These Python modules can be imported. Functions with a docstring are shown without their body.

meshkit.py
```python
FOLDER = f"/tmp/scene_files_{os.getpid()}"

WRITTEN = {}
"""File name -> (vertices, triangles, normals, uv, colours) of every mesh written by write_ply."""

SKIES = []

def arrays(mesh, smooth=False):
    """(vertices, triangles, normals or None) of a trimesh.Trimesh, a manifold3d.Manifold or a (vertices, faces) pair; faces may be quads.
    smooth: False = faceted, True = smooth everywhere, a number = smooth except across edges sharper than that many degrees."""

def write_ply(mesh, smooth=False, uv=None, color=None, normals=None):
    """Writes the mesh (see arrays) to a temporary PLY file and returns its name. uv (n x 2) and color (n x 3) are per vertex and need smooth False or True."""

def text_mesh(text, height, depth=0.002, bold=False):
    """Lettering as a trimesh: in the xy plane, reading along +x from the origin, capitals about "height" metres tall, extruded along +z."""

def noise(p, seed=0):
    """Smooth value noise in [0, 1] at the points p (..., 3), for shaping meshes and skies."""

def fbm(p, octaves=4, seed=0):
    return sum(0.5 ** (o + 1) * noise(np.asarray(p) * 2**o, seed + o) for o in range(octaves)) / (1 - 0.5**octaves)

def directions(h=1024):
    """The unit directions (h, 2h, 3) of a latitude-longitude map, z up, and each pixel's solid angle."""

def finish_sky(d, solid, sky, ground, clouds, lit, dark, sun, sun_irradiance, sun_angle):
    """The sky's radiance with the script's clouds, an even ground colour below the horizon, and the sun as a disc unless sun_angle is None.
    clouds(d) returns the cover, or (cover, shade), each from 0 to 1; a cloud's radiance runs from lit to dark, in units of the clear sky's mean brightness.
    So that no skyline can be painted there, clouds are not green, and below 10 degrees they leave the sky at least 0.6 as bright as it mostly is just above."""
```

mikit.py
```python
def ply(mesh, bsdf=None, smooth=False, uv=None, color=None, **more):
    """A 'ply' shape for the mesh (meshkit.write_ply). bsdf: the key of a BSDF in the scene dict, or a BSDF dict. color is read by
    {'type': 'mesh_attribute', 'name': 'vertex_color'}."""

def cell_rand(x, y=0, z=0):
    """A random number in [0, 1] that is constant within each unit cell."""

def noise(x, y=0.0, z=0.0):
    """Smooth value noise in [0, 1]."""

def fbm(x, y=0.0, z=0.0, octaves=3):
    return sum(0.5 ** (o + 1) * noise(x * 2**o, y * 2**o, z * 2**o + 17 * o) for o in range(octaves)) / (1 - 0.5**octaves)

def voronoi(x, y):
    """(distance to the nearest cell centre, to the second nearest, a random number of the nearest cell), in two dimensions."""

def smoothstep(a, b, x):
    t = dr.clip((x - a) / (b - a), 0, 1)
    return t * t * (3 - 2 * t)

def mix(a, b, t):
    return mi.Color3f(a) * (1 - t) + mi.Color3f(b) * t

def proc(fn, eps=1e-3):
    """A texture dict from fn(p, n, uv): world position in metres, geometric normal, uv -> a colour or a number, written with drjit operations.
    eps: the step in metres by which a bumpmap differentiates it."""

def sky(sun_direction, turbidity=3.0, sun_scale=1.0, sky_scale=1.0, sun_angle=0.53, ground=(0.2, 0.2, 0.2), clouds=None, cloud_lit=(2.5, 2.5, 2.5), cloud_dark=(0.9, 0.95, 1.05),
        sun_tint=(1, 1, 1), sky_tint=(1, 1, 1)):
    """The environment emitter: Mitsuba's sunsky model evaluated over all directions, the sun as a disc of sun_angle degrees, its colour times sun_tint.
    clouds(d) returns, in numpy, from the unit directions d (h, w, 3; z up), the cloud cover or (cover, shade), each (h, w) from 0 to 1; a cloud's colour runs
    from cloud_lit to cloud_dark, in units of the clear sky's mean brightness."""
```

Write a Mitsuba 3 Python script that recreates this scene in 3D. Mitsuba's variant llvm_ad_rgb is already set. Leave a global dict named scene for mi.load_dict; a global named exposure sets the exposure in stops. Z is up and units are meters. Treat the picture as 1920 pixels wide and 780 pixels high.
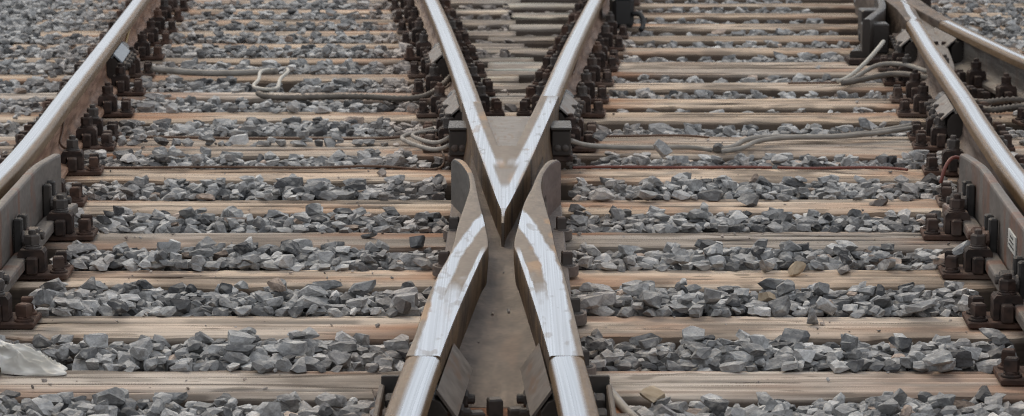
import math, random
import numpy as np, trimesh
import drjit as dr
import mitsuba as mi
import mikit, meshkit
from mikit import proc, fbm, noise, smoothstep, mix
from scipy.spatial import HalfspaceIntersection, ConvexHull
from scipy.interpolate import PchipInterpolator, CubicSpline

T = mi.ScalarTransform4f
scene, labels = {}, {}

# ------------------------------------------------------------------ camera, sky, exposure
PITCH = math.radians(9.281)
CAM = [0.0, 0.0, 1.37]
scene['camera'] = {'type': 'thinlens', 'fov': 21.16, 'fov_axis': 'x', 'near_clip': 0.1, 'far_clip': 500.0,
                   'aperture_radius': 0.0046, 'focus_distance': 6.9,
                   'to_world': T().look_at(origin=CAM, target=[0, math.cos(PITCH), CAM[2] - math.sin(PITCH)], up=[0, 0, 1])}
scene['sky'] = mikit.sky([-0.25, 0.66, 0.71], turbidity=3, sun_scale=0.28, sun_angle=22, clouds=lambda d: 1.0,
                         cloud_lit=(2.3, 2.4, 2.52), cloud_dark=(0.9, 0.95, 1.05), ground=(0.2, 0.2, 0.2))
exposure = 1.88

rng = np.random.default_rng(11)
random.seed(5)

# ------------------------------------------------------------------ helpers
used = {}
def numbered(name):
    k = used.get(name, -1) + 1
    used[name] = k
    return name if k == 0 else f'{name}_{k:03d}'

def thing(name, label, cat, group=None):
    key = numbered(name)
    labels[key] = {'label': label, 'category': cat}
    if group: labels[key]['group'] = group
    return key

def put(parent, part, mesh, bsdf, smooth=False, uv=None, to_world=None, label=None, kind=None):
    key = numbered(parent + '__' + part)
    d = mesh if isinstance(mesh, dict) else mikit.ply(mesh, bsdf, smooth=smooth, uv=uv)
    d = dict(d)
    if to_world is not None: d['to_world'] = to_world
    scene[key] = d
    if label or kind:
        labels[key] = {}
        if label: labels[key]['label'] = label
        if kind: labels[key]['kind'] = kind
    return key

def single(name, mesh, bsdf, label, cat, group=None, smooth=False, uv=None, to_world=None):
    key = thing(name, label, cat, group)
    d = dict(mesh) if isinstance(mesh, dict) else mikit.ply(mesh, bsdf, smooth=smooth, uv=uv)
    if to_world is not None: d['to_world'] = to_world
    scene[key] = d
    return key

def cat_meshes(ms):
    return trimesh.util.concatenate(ms)

def bevel_box(x0, x1, y0, y1, z0, z1, b=0.004, zt=None):
    """box with chamfered edges as a convex hull; zt = optional (dx, dy) inset of the top"""
    ix, iy = zt or (0, 0)
    pts = []
    for (z, ins) in ((z0, 0), (z0 + b, 0), (z1 - b, 1), (z1, 1)):
        e = b if z in (z0, z1) else 0
        xa, xb = x0 + ins * ix, x1 - ins * ix
        ya, yb = y0 + ins * iy, y1 - ins * iy
        for sx, sy in ((xa + e + b, ya + e), (xa + e, ya + e + b), (xb - e - b, ya + e), (xb - e, ya + e + b),
                       (xa + e + b, yb - e), (xa + e, yb - e - b), (xb - e - b, yb - e), (xb - e, yb - e - b)):
            pts.append((sx, sy, z))
    return trimesh.convex.convex_hull(np.array(pts))

def prism(n, r, z0, z1, c=0.003, rot=0.0):
    """n-sided nut or bolt head with a chamfered top"""
    a = np.arange(n) * 2 * np.pi / n + rot
    P = []
    for z, rr in ((z0, r), (z1 - c, r), (z1, r - c)):
        P += [(rr * math.cos(t), rr * math.sin(t), z) for t in a]
    return trimesh.convex.convex_hull(np.array(P))

def moved(m, x=0, y=0, z=0, rz=0):
    m = m.copy()
    if rz: m.apply_transform(trimesh.transformations.rotation_matrix(rz, [0, 0, 1]))
    m.apply_translation([x, y, z])
    return m

def tip_over(m, sx):
    """turn a mesh that stands along z so that it points along sx * x"""
    m = m.copy()
    m.apply_transform(trimesh.transformations.rotation_matrix(sx * math.pi / 2, [0, 1, 0]))
    return m

def tube(points, r, sides=8, closed_ends=True, rib=0.0, step=0.012):
    p = np.asarray(points, float)
    s = np.r_[0, np.cumsum(np.linalg.norm(np.diff(p, axis=0), axis=1))]
    cs = CubicSpline(s, p) if len(p) > 2 else PchipInterpolator(s, p)
    n = max(6, int(s[-1] / step))
    t = np.linspace(0, s[-1], n)
    q = cs(t)
    tan = np.gradient(q, axis=0)
    tan /= np.linalg.norm(tan, axis=1, keepdims=True) + 1e-12
    up = np.array([0, 0, 1.0])
    a = np.cross(tan, up); a /= np.linalg.norm(a, axis=1, keepdims=True) + 1e-9
    b = np.cross(a, tan)
    ang = np.arange(sides) * 2 * np.pi / sides
    rr = r * (1 + rib * np.sin(t * 2 * np.pi / 0.026))
    v = q[:, None] + rr[:, None, None] * (np.cos(ang)[None, :, None] * a[:, None] + np.sin(ang)[None, :, None] * b[:, None])
    i, j = np.meshgrid(np.arange(n - 1), np.arange(sides), indexing='ij')
    f = np.stack([i * sides + j, (i + 1) * sides + j, (i + 1) * sides + (j + 1) % sides, i * sides + (j + 1) % sides], -1).reshape(-1, 4)
    tri = np.vstack([f[:, [0, 2, 1]], f[:, [0, 3, 2]]])
    V = np.vstack([v.reshape(-1, 3), q[:1], q[-1:]])
    k = len(V)
    ends = [(k - 2, (jj + 1) % sides, jj) for jj in range(sides)] + [(k - 1, (n - 1) * sides + jj, (n - 1) * sides + (jj + 1) % sides) for jj in range(sides)]
    m = trimesh.Trimesh(V, np.vstack([tri, ends]), process=False)
    m.fix_normals()
    return m

def fan_cap(poly, flip):
    v, f = trimesh.creation.triangulate_polygon(poly, engine='earcut')
    return v, (f[:, ::-1] if flip else f)

# ------------------------------------------------------------------ the lines of the track, in plan (world metres)
gy = np.array([3.6, 4.87, 5.38, 6.10, 6.60, 7.15, 7.85, 8.60, 9.82, 11.30, 12.6, 13.645, 18.0])
XA = CubicSpline(gy, [-.215, -.166, -.143, -.099, -.064, -.022, .037, .091, .176, .274, .368, .446, .79])
XB = CubicSpline(gy, [.125, .091, .074, .037, .008, -.026, -.073, -.121, -.192, -.280, -.362, -.432, -.76])
XL = PchipInterpolator([3.6, 5.0, 6.5, 7.15, 7.84, 8.40, 9.82, 11.65, 13.645, 18.0], [-1.40, -1.412, -1.434, -1.454, -1.480, -1.507, -1.603, -1.725, -1.862, -2.18])
XR = PchipInterpolator([3.6, 5.0, 6.5, 7.64, 8.77, 9.85, 11.23, 12.31, 13.40, 18.0], [1.27, 1.315, 1.38, 1.448, 1.531, 1.622, 1.730, 1.824, 1.918, 2.32])
XQ = PchipInterpolator([6.0, 9.0, 10.97, 11.67, 12.9, 13.6, 14.2], [2.62, 2.28, 2.062, 2.028, 1.985, 1.968, 1.97])
HEAD = 0.036
RZ, RH = 0.018, 0.172                      # rail base above the timber, rail height
TOP = RZ + RH

# ------------------------------------------------------------------ materials
def rgbtex(fn): return proc(fn)
def princ(color, rough, metallic=0.0, spec=0.5, **k):
    return {'type': 'principled', 'base_color': color if isinstance(color, dict) else {'type': 'rgb', 'value': color}, 'roughness': rough, 'metallic': metallic, 'specular': spec, **k}
def two(b): return {'type': 'twosided', 'bsdf': b}

def c_rust(p, n, uv):
    a = fbm(p.x * 60, p.y * 45, p.z * 60, 3)
    b = fbm(p.x * 9 + 7, p.y * 7, p.z * 14, 3)
    c = mix((.020, .014, .0125), (.062, .037, .029), smoothstep(.3, .75, a * .6 + b * .4))
    return mix(c, (.12, .092, .08), smoothstep(.55, .8, b) * .5)
scene['rusty_iron'] = two(princ(rgbtex(c_rust), 0.72, 0.0, 0.35))

def c_rustplate(p, n, uv):
    a = fbm(p.x * 50, p.y * 50, p.z * 50, 3)
    b = fbm(p.x * 7 + 3, p.y * 7, p.z * 9, 3)
    c = mix((.036, .023, .019), (.105, .058, .042), smoothstep(.25, .75, a * .5 + b * .5))
    return mix(c, (.17, .135, .115), smoothstep(.5, .78, b) * .7)
scene['rusty_plate'] = two(princ(rgbtex(c_rustplate), 0.8, 0.0, 0.3))

def c_dark(p, n, uv):
    a = fbm(p.x * 40, p.y * 40, p.z * 40, 3)
    b = fbm(p.x * 8, p.y * 8 + 5, p.z * 8, 2)
    return mix(mix((.016, .015, .015), (.05, .046, .044), a), (.075, .06, .05), smoothstep(.55, .8, b) * .7)
def c_orange(p, n, uv):
    a = fbm(p.x * 40, p.y * 40, p.z * 40, 4)
    return mix(mix((.11, .05, .03), (.25, .115, .06), smoothstep(.3, .7, a)), (.16, .125, .10), smoothstep(.55, .7, fbm(p.x * 12, p.y * 12, 4.0, 3)) * .7)
scene['rusty_orange'] = two(princ(rgbtex(c_orange), 0.85, 0.0, 0.3))
scene['dark_iron'] = two(princ(rgbtex(c_dark), 0.6, 0.0, 0.4))

def c_nut(p, n, uv):
    a = fbm(p.x * 55, p.y * 55, p.z * 55, 3)
    b = fbm(p.x * 6, p.y * 6 + 5, p.z * 6, 2)
    return mix(mix((.03, .028, .028), (.085, .07, .062), a), (.11, .055, .035), smoothstep(.5, .75, b) * .8)
scene['nut_iron'] = two(princ(rgbtex(c_nut), 0.6, 0.0, 0.45))

def c_grey(p, n, uv):
    a = fbm(p.x * 35, p.y * 35, p.z * 35, 3)
    b = fbm(p.x * 90, p.y * 12, p.z * 60, 2)
    return mix(mix((.13, .115, .105), (.25, .23, .215), a), (.15, .10, .075), smoothstep(.55, .8, b) * .6)
def c_cover(p, n, uv):
    a = fbm(p.x * 35, p.y * 35, p.z * 35, 3)
    return mix(mix((.075, .06, .05), (.165, .14, .122), a), (.12, .07, .045), smoothstep(.52, .75, fbm(p.x * 25, p.y * 12, p.z * 25, 3)) * .7)
scene['cover_iron'] = two(princ(rgbtex(c_cover), 0.65, 0.0, 0.35))
scene['dull_plate'] = two(princ(rgbtex(c_grey), 0.6, 0.0, 0.4))

def rail_material(name, lo, hi, web, web2, soft=0.008):
    """running band polished between lo and hi of the head (metres from its middle), the rest rusty and dusty"""
    def w(p, n, uv):
        e = (fbm(uv.y * 3.1 + lo * 100, uv.x * 8, 1.0, 3) - .5) * .0035
        u = uv.x + e
        band = smoothstep(lo - soft, lo + soft, u) * (1 - smoothstep(hi - soft, hi + soft, u))
        scratch = .88 + .2 * noise(uv.x * 900, uv.y * 1.5, 3.0)
        return dr.clip(band * scratch, 0, .97)
    def c(p, n, uv):
        a = fbm(p.x * 30, p.y * 6, p.z * 50, 3)
        b = fbm(p.x * 90, p.y * 80, p.z * 90, 2)
        drip = fbm(p.y * 55, p.z * 5, p.x, 2)
        col = mix(web, web2, smoothstep(.3, .7, a))
        col = mix(col, (.10, .055, .035), smoothstep(.5, .75, drip) * .35)
        head = smoothstep(-.2, -.1, -dr.abs(uv.x))                       # worn, oily brown steel of the head
        col = mix(col, mix((.085, .05, .024), (.18, .115, .062), a), head)
        return col * (.78 + .44 * b)
    def rough(p, n, uv): return .42 + .22 * smoothstep(.1, .2, dr.abs(uv.x))
    def steel(p, n, uv):
        a = noise(uv.x * 500, uv.y * 2.0, 0.0)
        return mix((.54, .58, .63), (.80, .84, .90), a)
    scene[name] = two({'type': 'blendbsdf', 'weight': proc(w), 'a': {**princ(rgbtex(c), 0.5, 0.0, 0.35), 'roughness': proc(rough)}, 'b': princ(rgbtex(steel), 0.15, 1.0)})
rail_material('rail_left_steel', -.031, .016, (.145, .080, .052), (.27, .165, .115))
rail_material('rail_right_steel', -.021, .014, (.07, .05, .04), (.13, .10, .083))
rail_material('rail_near_left_steel', -.006, .033, (.11, .078, .058), (.21, .155, .122))
rail_material('rail_near_right_steel', -.033, .010, (.11, .078, .058), (.21, .155, .122))
rail_material('leg_left_steel', -.033, .014, (.13, .09, .070), (.24, .175, .14))
rail_material('leg_right_steel', -.020, .024, (.14, .088, .064), (.26, .175, .135))
rail_material('far_steel', -.016, .006, (.09, .08, .072), (.17, .155, .14))

def cubic(cs):          # a fit of a track line that drjit can evaluate
    ys = np.linspace(4.6, 10.0, 60)
    return np.polyfit(ys, cs(ys), 3)
pa, pb = cubic(XA), cubic(XB)
def ev(k, y): return ((float(k[0]) * y + float(k[1])) * y + float(k[2])) * y + float(k[3])

def band(x, a, b, s=.006): return smoothstep(a - s, a + s, x) * (1 - smoothstep(b - s, b + s, x))
def w_frog(p, n, uv):
    y = p.y
    wob = (fbm(y * 9, p.x * 30, 2.0, 3) - .5)
    dA, dB = ev(pa, y) - p.x, p.x - ev(pb, y)           # distance inward from the two gauge lines
    up = smoothstep(.75, .93, n.z)
    nose = smoothstep(7.15, 7.22, y) * (1 - smoothstep(9.45, 9.9, y))
    legw = .064 - .022 * smoothstep(8.6, 9.6, y) + wob * .012
    inA, inB = band(dA, .003, legw), band(dB, .003, legw)
    core = dr.minimum(dA, dB)
    gap = 1 - band(core, .040, .2, .006) * smoothstep(7.9, 8.2, y) - band(core, .026, .2, .006) * smoothstep(7.55, 7.7, y) * (1 - smoothstep(7.95, 8.1, y)) * .9
    onnose = smoothstep(-.002, .001, core) * nose
    wn = dr.maximum(inA, inB) * gap * onnose
    # wing rails: the wheel path runs over from the wing to the nose
    def wing(d, k):
        near = 1 - smoothstep(5.75, 6.25, y + wob * .5)
        edge = band(d, .002, .013 + wob * .006, .002) * (1 - smoothstep(6.5, 6.65, y))
        c = .040 + .026 * band(y, 5.9, 6.9, .45) - .01 * smoothstep(7.0, 7.4, y)
        width = .015 + k + wob * .012
        path = band(d, c - width, c + width, .004) * (1 - smoothstep(7.25, 7.4, y))
        full = band(d, .002, .052 + wob * .02, .004) * near
        return dr.maximum(dr.maximum(edge, path), full)
    wl, wr = wing(dA, .0), wing(dB, .006)
    onwing = (1 - smoothstep(7.4, 7.5, y)) * (1 - onnose)
    left = smoothstep(-.012, -.018, p.x + .03)
    wv = (wl * smoothstep(0, .001, dA) * (1 - smoothstep(-.031, -.029, p.x)) + wr * smoothstep(0, .001, dB) * smoothstep(-.031, -.029, p.x)) * onwing
    s = .84 + .28 * noise(p.x * 420, p.y * 2.5, 1.0)
    blot = 1 - .45 * smoothstep(.60, .78, fbm(p.x * 45, p.y * 12, 9.0, 3))
    return dr.clip(dr.maximum(wn, wv) * up * s * blot, 0, .97)
def c_frog(p, n, uv):
    a = fbm(p.x * 40, p.y * 14, p.z * 40, 3)
    b = fbm(p.x * 120, p.y * 90, p.z * 120, 2)
    streak = fbm(p.y * 28, p.z * 3, p.x * 3, 3)
    top = mix((.085, .064, .050), (.185, .145, .112), a)
    streak = streak * .5 + .5 * fbm(p.y * 7, p.z * 14, p.x * 9 + 2, 4)
    side = mix((.032, .021, .015), (.125, .075, .038), smoothstep(.3, .7, streak))
    flare = smoothstep(7.15, 7.5, p.y) * (1 - smoothstep(8.28, 8.3, p.y))
    side = mix(side, mix((.045, .044, .042), (.085, .08, .076), a), flare * smoothstep(-.115, -.125, p.x) * smoothstep(.3, .0, n.x))
    side = mix(side, mix((.065, .043, .038), (.115, .078, .068), a), flare * smoothstep(.085, .092, p.x) * smoothstep(-.3, .0, n.x))
    orange = smoothstep(.56, .72, fbm(p.x * 16 + 4, p.y * 5, 3.0, 3))
    top = mix(top, (.27, .155, .075), orange * .75)
    return mix(side, top, smoothstep(.55, .85, n.z)) * (.8 + .4 * b)
def c_steel(p, n, uv):
    return mix((.58, .61, .66), (.82, .86, .92), noise(p.x * 350, p.y * 2.2, 0.0))
scene['frog_steel'] = two({'type': 'blendbsdf', 'weight': proc(w_frog), 'a': princ(rgbtex(c_frog), 0.55, 0.0, 0.5), 'b': princ(rgbtex(c_steel), 0.17, 1.0)})

def c_trough(p, n, uv):
    a = fbm(p.x * 18, p.y * 9, p.z * 20, 4)
    b = fbm(p.x * 110, p.y * 110, p.z * 110, 2)
    c = mix((.050, .033, .025), (.125, .092, .072), smoothstep(.3, .72, a))
    c = mix(c, (.045, .033, .026), smoothstep(.5, .7, fbm(p.x * 26, p.y * 10 + 4, 3.0, 4)) * .3)
    c = mix(c, (.17, .10, .06), smoothstep(.55, .75, fbm(p.x * 14, p.y * 4, 8.0, 3)) * .35)
    return c * (.7 + .6 * b)
def h_trough(p, n, uv): return fbm(p.x * 40, p.y * 40, p.z * 40, 4) * .006 + noise(p.x * 160, p.y * 160, p.z * 160) * .002
scene['dusty_casting'] = two(princ(rgbtex(c_trough), 0.6, 0.0, 0.4))
def c_wingside(p, n, uv):
    a = fbm(p.x * 18, p.y * 14, p.z * 20, 4)
    return mix((.075, .062, .056), (.16, .125, .11), a) * (.8 + .4 * noise(p.x * 150, p.y * 150, p.z * 150))
scene['wing_iron'] = two(princ(rgbtex(c_wingside), 0.65, 0.0, 0.4))

def c_check(p, n, uv):
    a = fbm(p.x * 9, p.y * 9, p.z * 16, 4)
    b = fbm(p.x * 70, p.y * 70, p.z * 90, 3)
    r = fbm(p.x * 4, p.y * 14, p.z * 6 + 3, 3)
    c = mix((.07, .062, .057), (.155, .135, .122), a)
    c = mix(c, (.135, .068, .047), smoothstep(.46, .68, r) * .8)
    return c * (.8 + .4 * b)
scene['check_iron'] = two(princ(rgbtex(c_check), 0.55, 0.0, 0.45))

def c_wood(p, n, uv):
    cell = mikit.cell_rand(dr.floor(uv.x * 64), 3, 1)
    o = uv.x * 91.0
    y = p.y + .012 * (fbm(p.x * 1.7, o, 2.0, 2) - .5)
    g1 = .45 * fbm(p.x * 1.6 + o, y * 60, p.z * 60, 3) + .55 * fbm(p.x * 3.5 + o, y * 170, p.z * 170, 3)
    g2 = fbm(p.x * 5.0 + o, y * 320, p.z * 320, 2)
    blotch = fbm(p.x * 1.9 + o, y * 6, p.z * 6, 3)
    c = mix((.215, .148, .103), (.53, .42, .32), smoothstep(.25, .66, g1 * .72 + blotch * .28))
    c = mix(c, (.40, .36, .315), smoothstep(.4, .7, fbm(p.x * 1.3 + o, y * 8, 12.0, 3)) * .35)                  # silvered by the weather
    c = c * (.90 + .20 * g2) * (.78 + .44 * cell)
    cell2 = mikit.cell_rand(dr.floor(uv.x * 64), 9, 5)
    c = mix(c, mi.Color3f(1.0, .95, .90) * (mi.luminance(c) * .98), smoothstep(.25, 1.0, cell2) * .6)
    crack = 1 - smoothstep(.0, .035, dr.abs(fbm(p.x * .55 + o, y * 15, p.z * 15 + 5, 2) - .5))
    crack = crack * smoothstep(.42, .6, fbm(p.x * .8 + o, y * 3, 8.0, 2))
    c = mix(c, (.05, .037, .03), crack * .9)
    hair = 1 - smoothstep(.0, .02, dr.abs(fbm(p.x * 1.1 + o + 30, y * 34, p.z * 34, 2) - .5))
    c = mix(c, (.09, .068, .05), hair * smoothstep(.45, .6, fbm(p.x * 2.1 + o, y * 7, 3.0, 2)) * .8)
    stain = smoothstep(.42, .70, fbm(p.x * 2.3 + 40 + o, y * 9, p.z * 9, 3)) * uv.y
    c = mix(c, (.29, .135, .07), stain * .75)
    spot = smoothstep(.70, .78, fbm(p.x * 9 + o, y * 40, 4.0, 2))
    c = mix(c, (.10, .08, .065), spot * .55)
    c = mix(c, mix((.13, .11, .10), (.30, .27, .245), g1), dr.clip(-uv.y, 0, 1) * smoothstep(.25, .6, fbm(p.x * 5 + o, y * 9, 2.0, 3)) * .8)
    dirt = smoothstep(.48, .72, fbm(p.x * 6 + o, y * 14, 6.0, 4))
    c = mix(c, (.17, .145, .125), dirt * .5)
    oil = smoothstep(.56, .74, fbm(p.x * 3.2 + o * 2, y * 5, 16.0, 4))
    c = mix(c, (.10, .082, .068), oil * .6)
    low = 1 - smoothstep(-.024, -.011, p.z)                                            # shade below the weathered face, put into the side colour
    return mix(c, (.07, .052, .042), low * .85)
def h_wood(p, n, uv):
    o = uv.x * 91.0
    return fbm(p.x * 3 + o, p.y * 260, p.z * 260, 2) * .003
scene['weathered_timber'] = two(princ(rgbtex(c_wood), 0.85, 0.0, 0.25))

def tone_rust(uv):                       # uv = 10 * step of tone or rust + 5 + a coordinate on the stone
    return dr.floor(uv.x / 10) / 60, dr.floor(uv.y / 10) / 60
def c_stone(p, n, uv):
    t, rust = tone_rust(uv)
    a = fbm(p.x * 48 + t * 300, p.y * 48, p.z * 48, 4)
    b = noise(p.x * 330, p.y * 330, p.z * 330)
    c = mix((.060, .062, .067), (.47, .47, .47), t)
    c = c * (.52 + .96 * a) * (.80 + .40 * b)
    c = mix(c, (.50, .485, .455), smoothstep(.56, .74, a) * .42)                       # stone dust
    vein = 1 - smoothstep(.0, .05, dr.abs(fbm(p.x * 20 + t * 90, p.y * 20, p.z * 20, 2) - .5))
    c = mix(c, c * .62, vein * .5)
    return mix(c, c * mi.Color3f(1.12, .90, .76) + mi.Color3f(.02, .010, .004), rust)
def h_stone(p, n, uv):
    return fbm(p.x * 60, p.y * 60, p.z * 60, 3) * .0075 + noise(p.x * 240, p.y * 240, p.z * 240) * .0014
scene['crushed_stone'] = two({'type': 'bumpmap', 'arbitrary': proc(h_stone, eps=1.2e-3), 'scale': 1.0, 'bsdf': princ(rgbtex(c_stone), 0.82, 0.0, 0.3)})
def stone_uv(v, tn, rs_):
    v = np.asarray(v)
    c = v - v.mean(0)
    return np.stack([10 * np.round(np.clip(tn, 0, 1) * 60) + 5 + 20 * (c[:, 0] + .37 * c[:, 2]), 10 * np.round(np.clip(rs_, 0, 1) * 60) + 5 + 20 * (c[:, 1] + .61 * c[:, 2])], 1)
def c_tan(p, n, uv):
    a = fbm(p.x * 60, p.y * 60, p.z * 60, 3)
    return mix((.27, .20, .13), (.50, .42, .32), a)
scene['tan_stone'] = two(princ(rgbtex(c_tan), 0.8, 0.0, 0.3))
def c_bed(p, n, uv):
    a = fbm(p.x * 30, p.y * 30, 1.0, 4)
    return mix((.03, .029, .029), (.11, .107, .104), a)
scene['bed_gap_shade'] = two(princ(rgbtex(c_bed), 0.95, 0.0, 0.2))  # dark bed colour stands in for the shade deep between the stones

def c_cable(p, n, uv):
    a = fbm(p.x * 25, p.y * 25, p.z * 25, 3)
    return mix((.15, .135, .12), (.34, .315, .285), a)
scene['grey_cable'] = two(princ(rgbtex(c_cable), 0.6, 0.0, 0.4))
def c_dcable(p, n, uv):
    return mix((.055, .047, .042), (.20, .175, .15), fbm(p.x * 22, p.y * 22, p.z * 40, 3))
scene['dark_cable'] = two(princ(rgbtex(c_dcable), 0.6, 0.0, 0.4))
scene['white_tube'] = two(princ((.42, .40, .36), 0.6))
scene['red_cable'] = two(princ((.15, .042, .03), 0.5))
scene['brown_wire'] = two(princ((.10, .055, .035), 0.6))
scene['yellow_wire'] = two(princ((.36, .25, .10), 0.6))
scene['black_rubber'] = two(princ((.016, .016, .017), 0.5))
scene['black_paint'] = two(princ((.03, .024, .021), 0.42))
scene['label_white'] = two(princ((.42, .42, .40), 0.5))
scene['label_print'] = two(princ((.06, .06, .06), 0.6))
scene['bright_plate'] = two(princ((.22, .245, .275), 0.45, 0.1))
def c_bag(p, n, uv):
    a = fbm(p.x * 18, p.y * 22, p.z * 40, 3)
    return mix((.48, .46, .42), (.74, .73, .70), smoothstep(.35, .7, a))
scene['plastic_film'] = two(princ(rgbtex(c_bag), 0.6, 0.0, 0.3))

# ------------------------------------------------------------------ the ballast bed (setting)
nx, ny = 70, 110
gx, gy2 = np.meshgrid(np.r_[-40, -12, np.linspace(-5, 5, nx - 4), 12, 40], np.r_[-30, np.linspace(3, 20, ny - 3), 40, 80], indexing='ij')
bz = -.15 + .03 * meshkit.fbm(np.stack([gx * 6, gy2 * 6, gx * 0], -1), 3)
ii, jj = np.meshgrid(np.arange(nx - 1), np.arange(ny - 1), indexing='ij')
q = np.stack([ii * ny + jj, (ii + 1) * ny + jj, (ii + 1) * ny + jj + 1, ii * ny + jj + 1], -1).reshape(-1, 4)
scene['ground'] = mikit.ply((np.stack([gx, gy2, bz], -1).reshape(-1, 3), q), 'bed_gap_shade', smooth=True)
labels['ground'] = {'label': 'bed below the ballast stones, coloured dark for the shade in the gaps', 'category': 'ground', 'kind': 'structure'}

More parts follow.
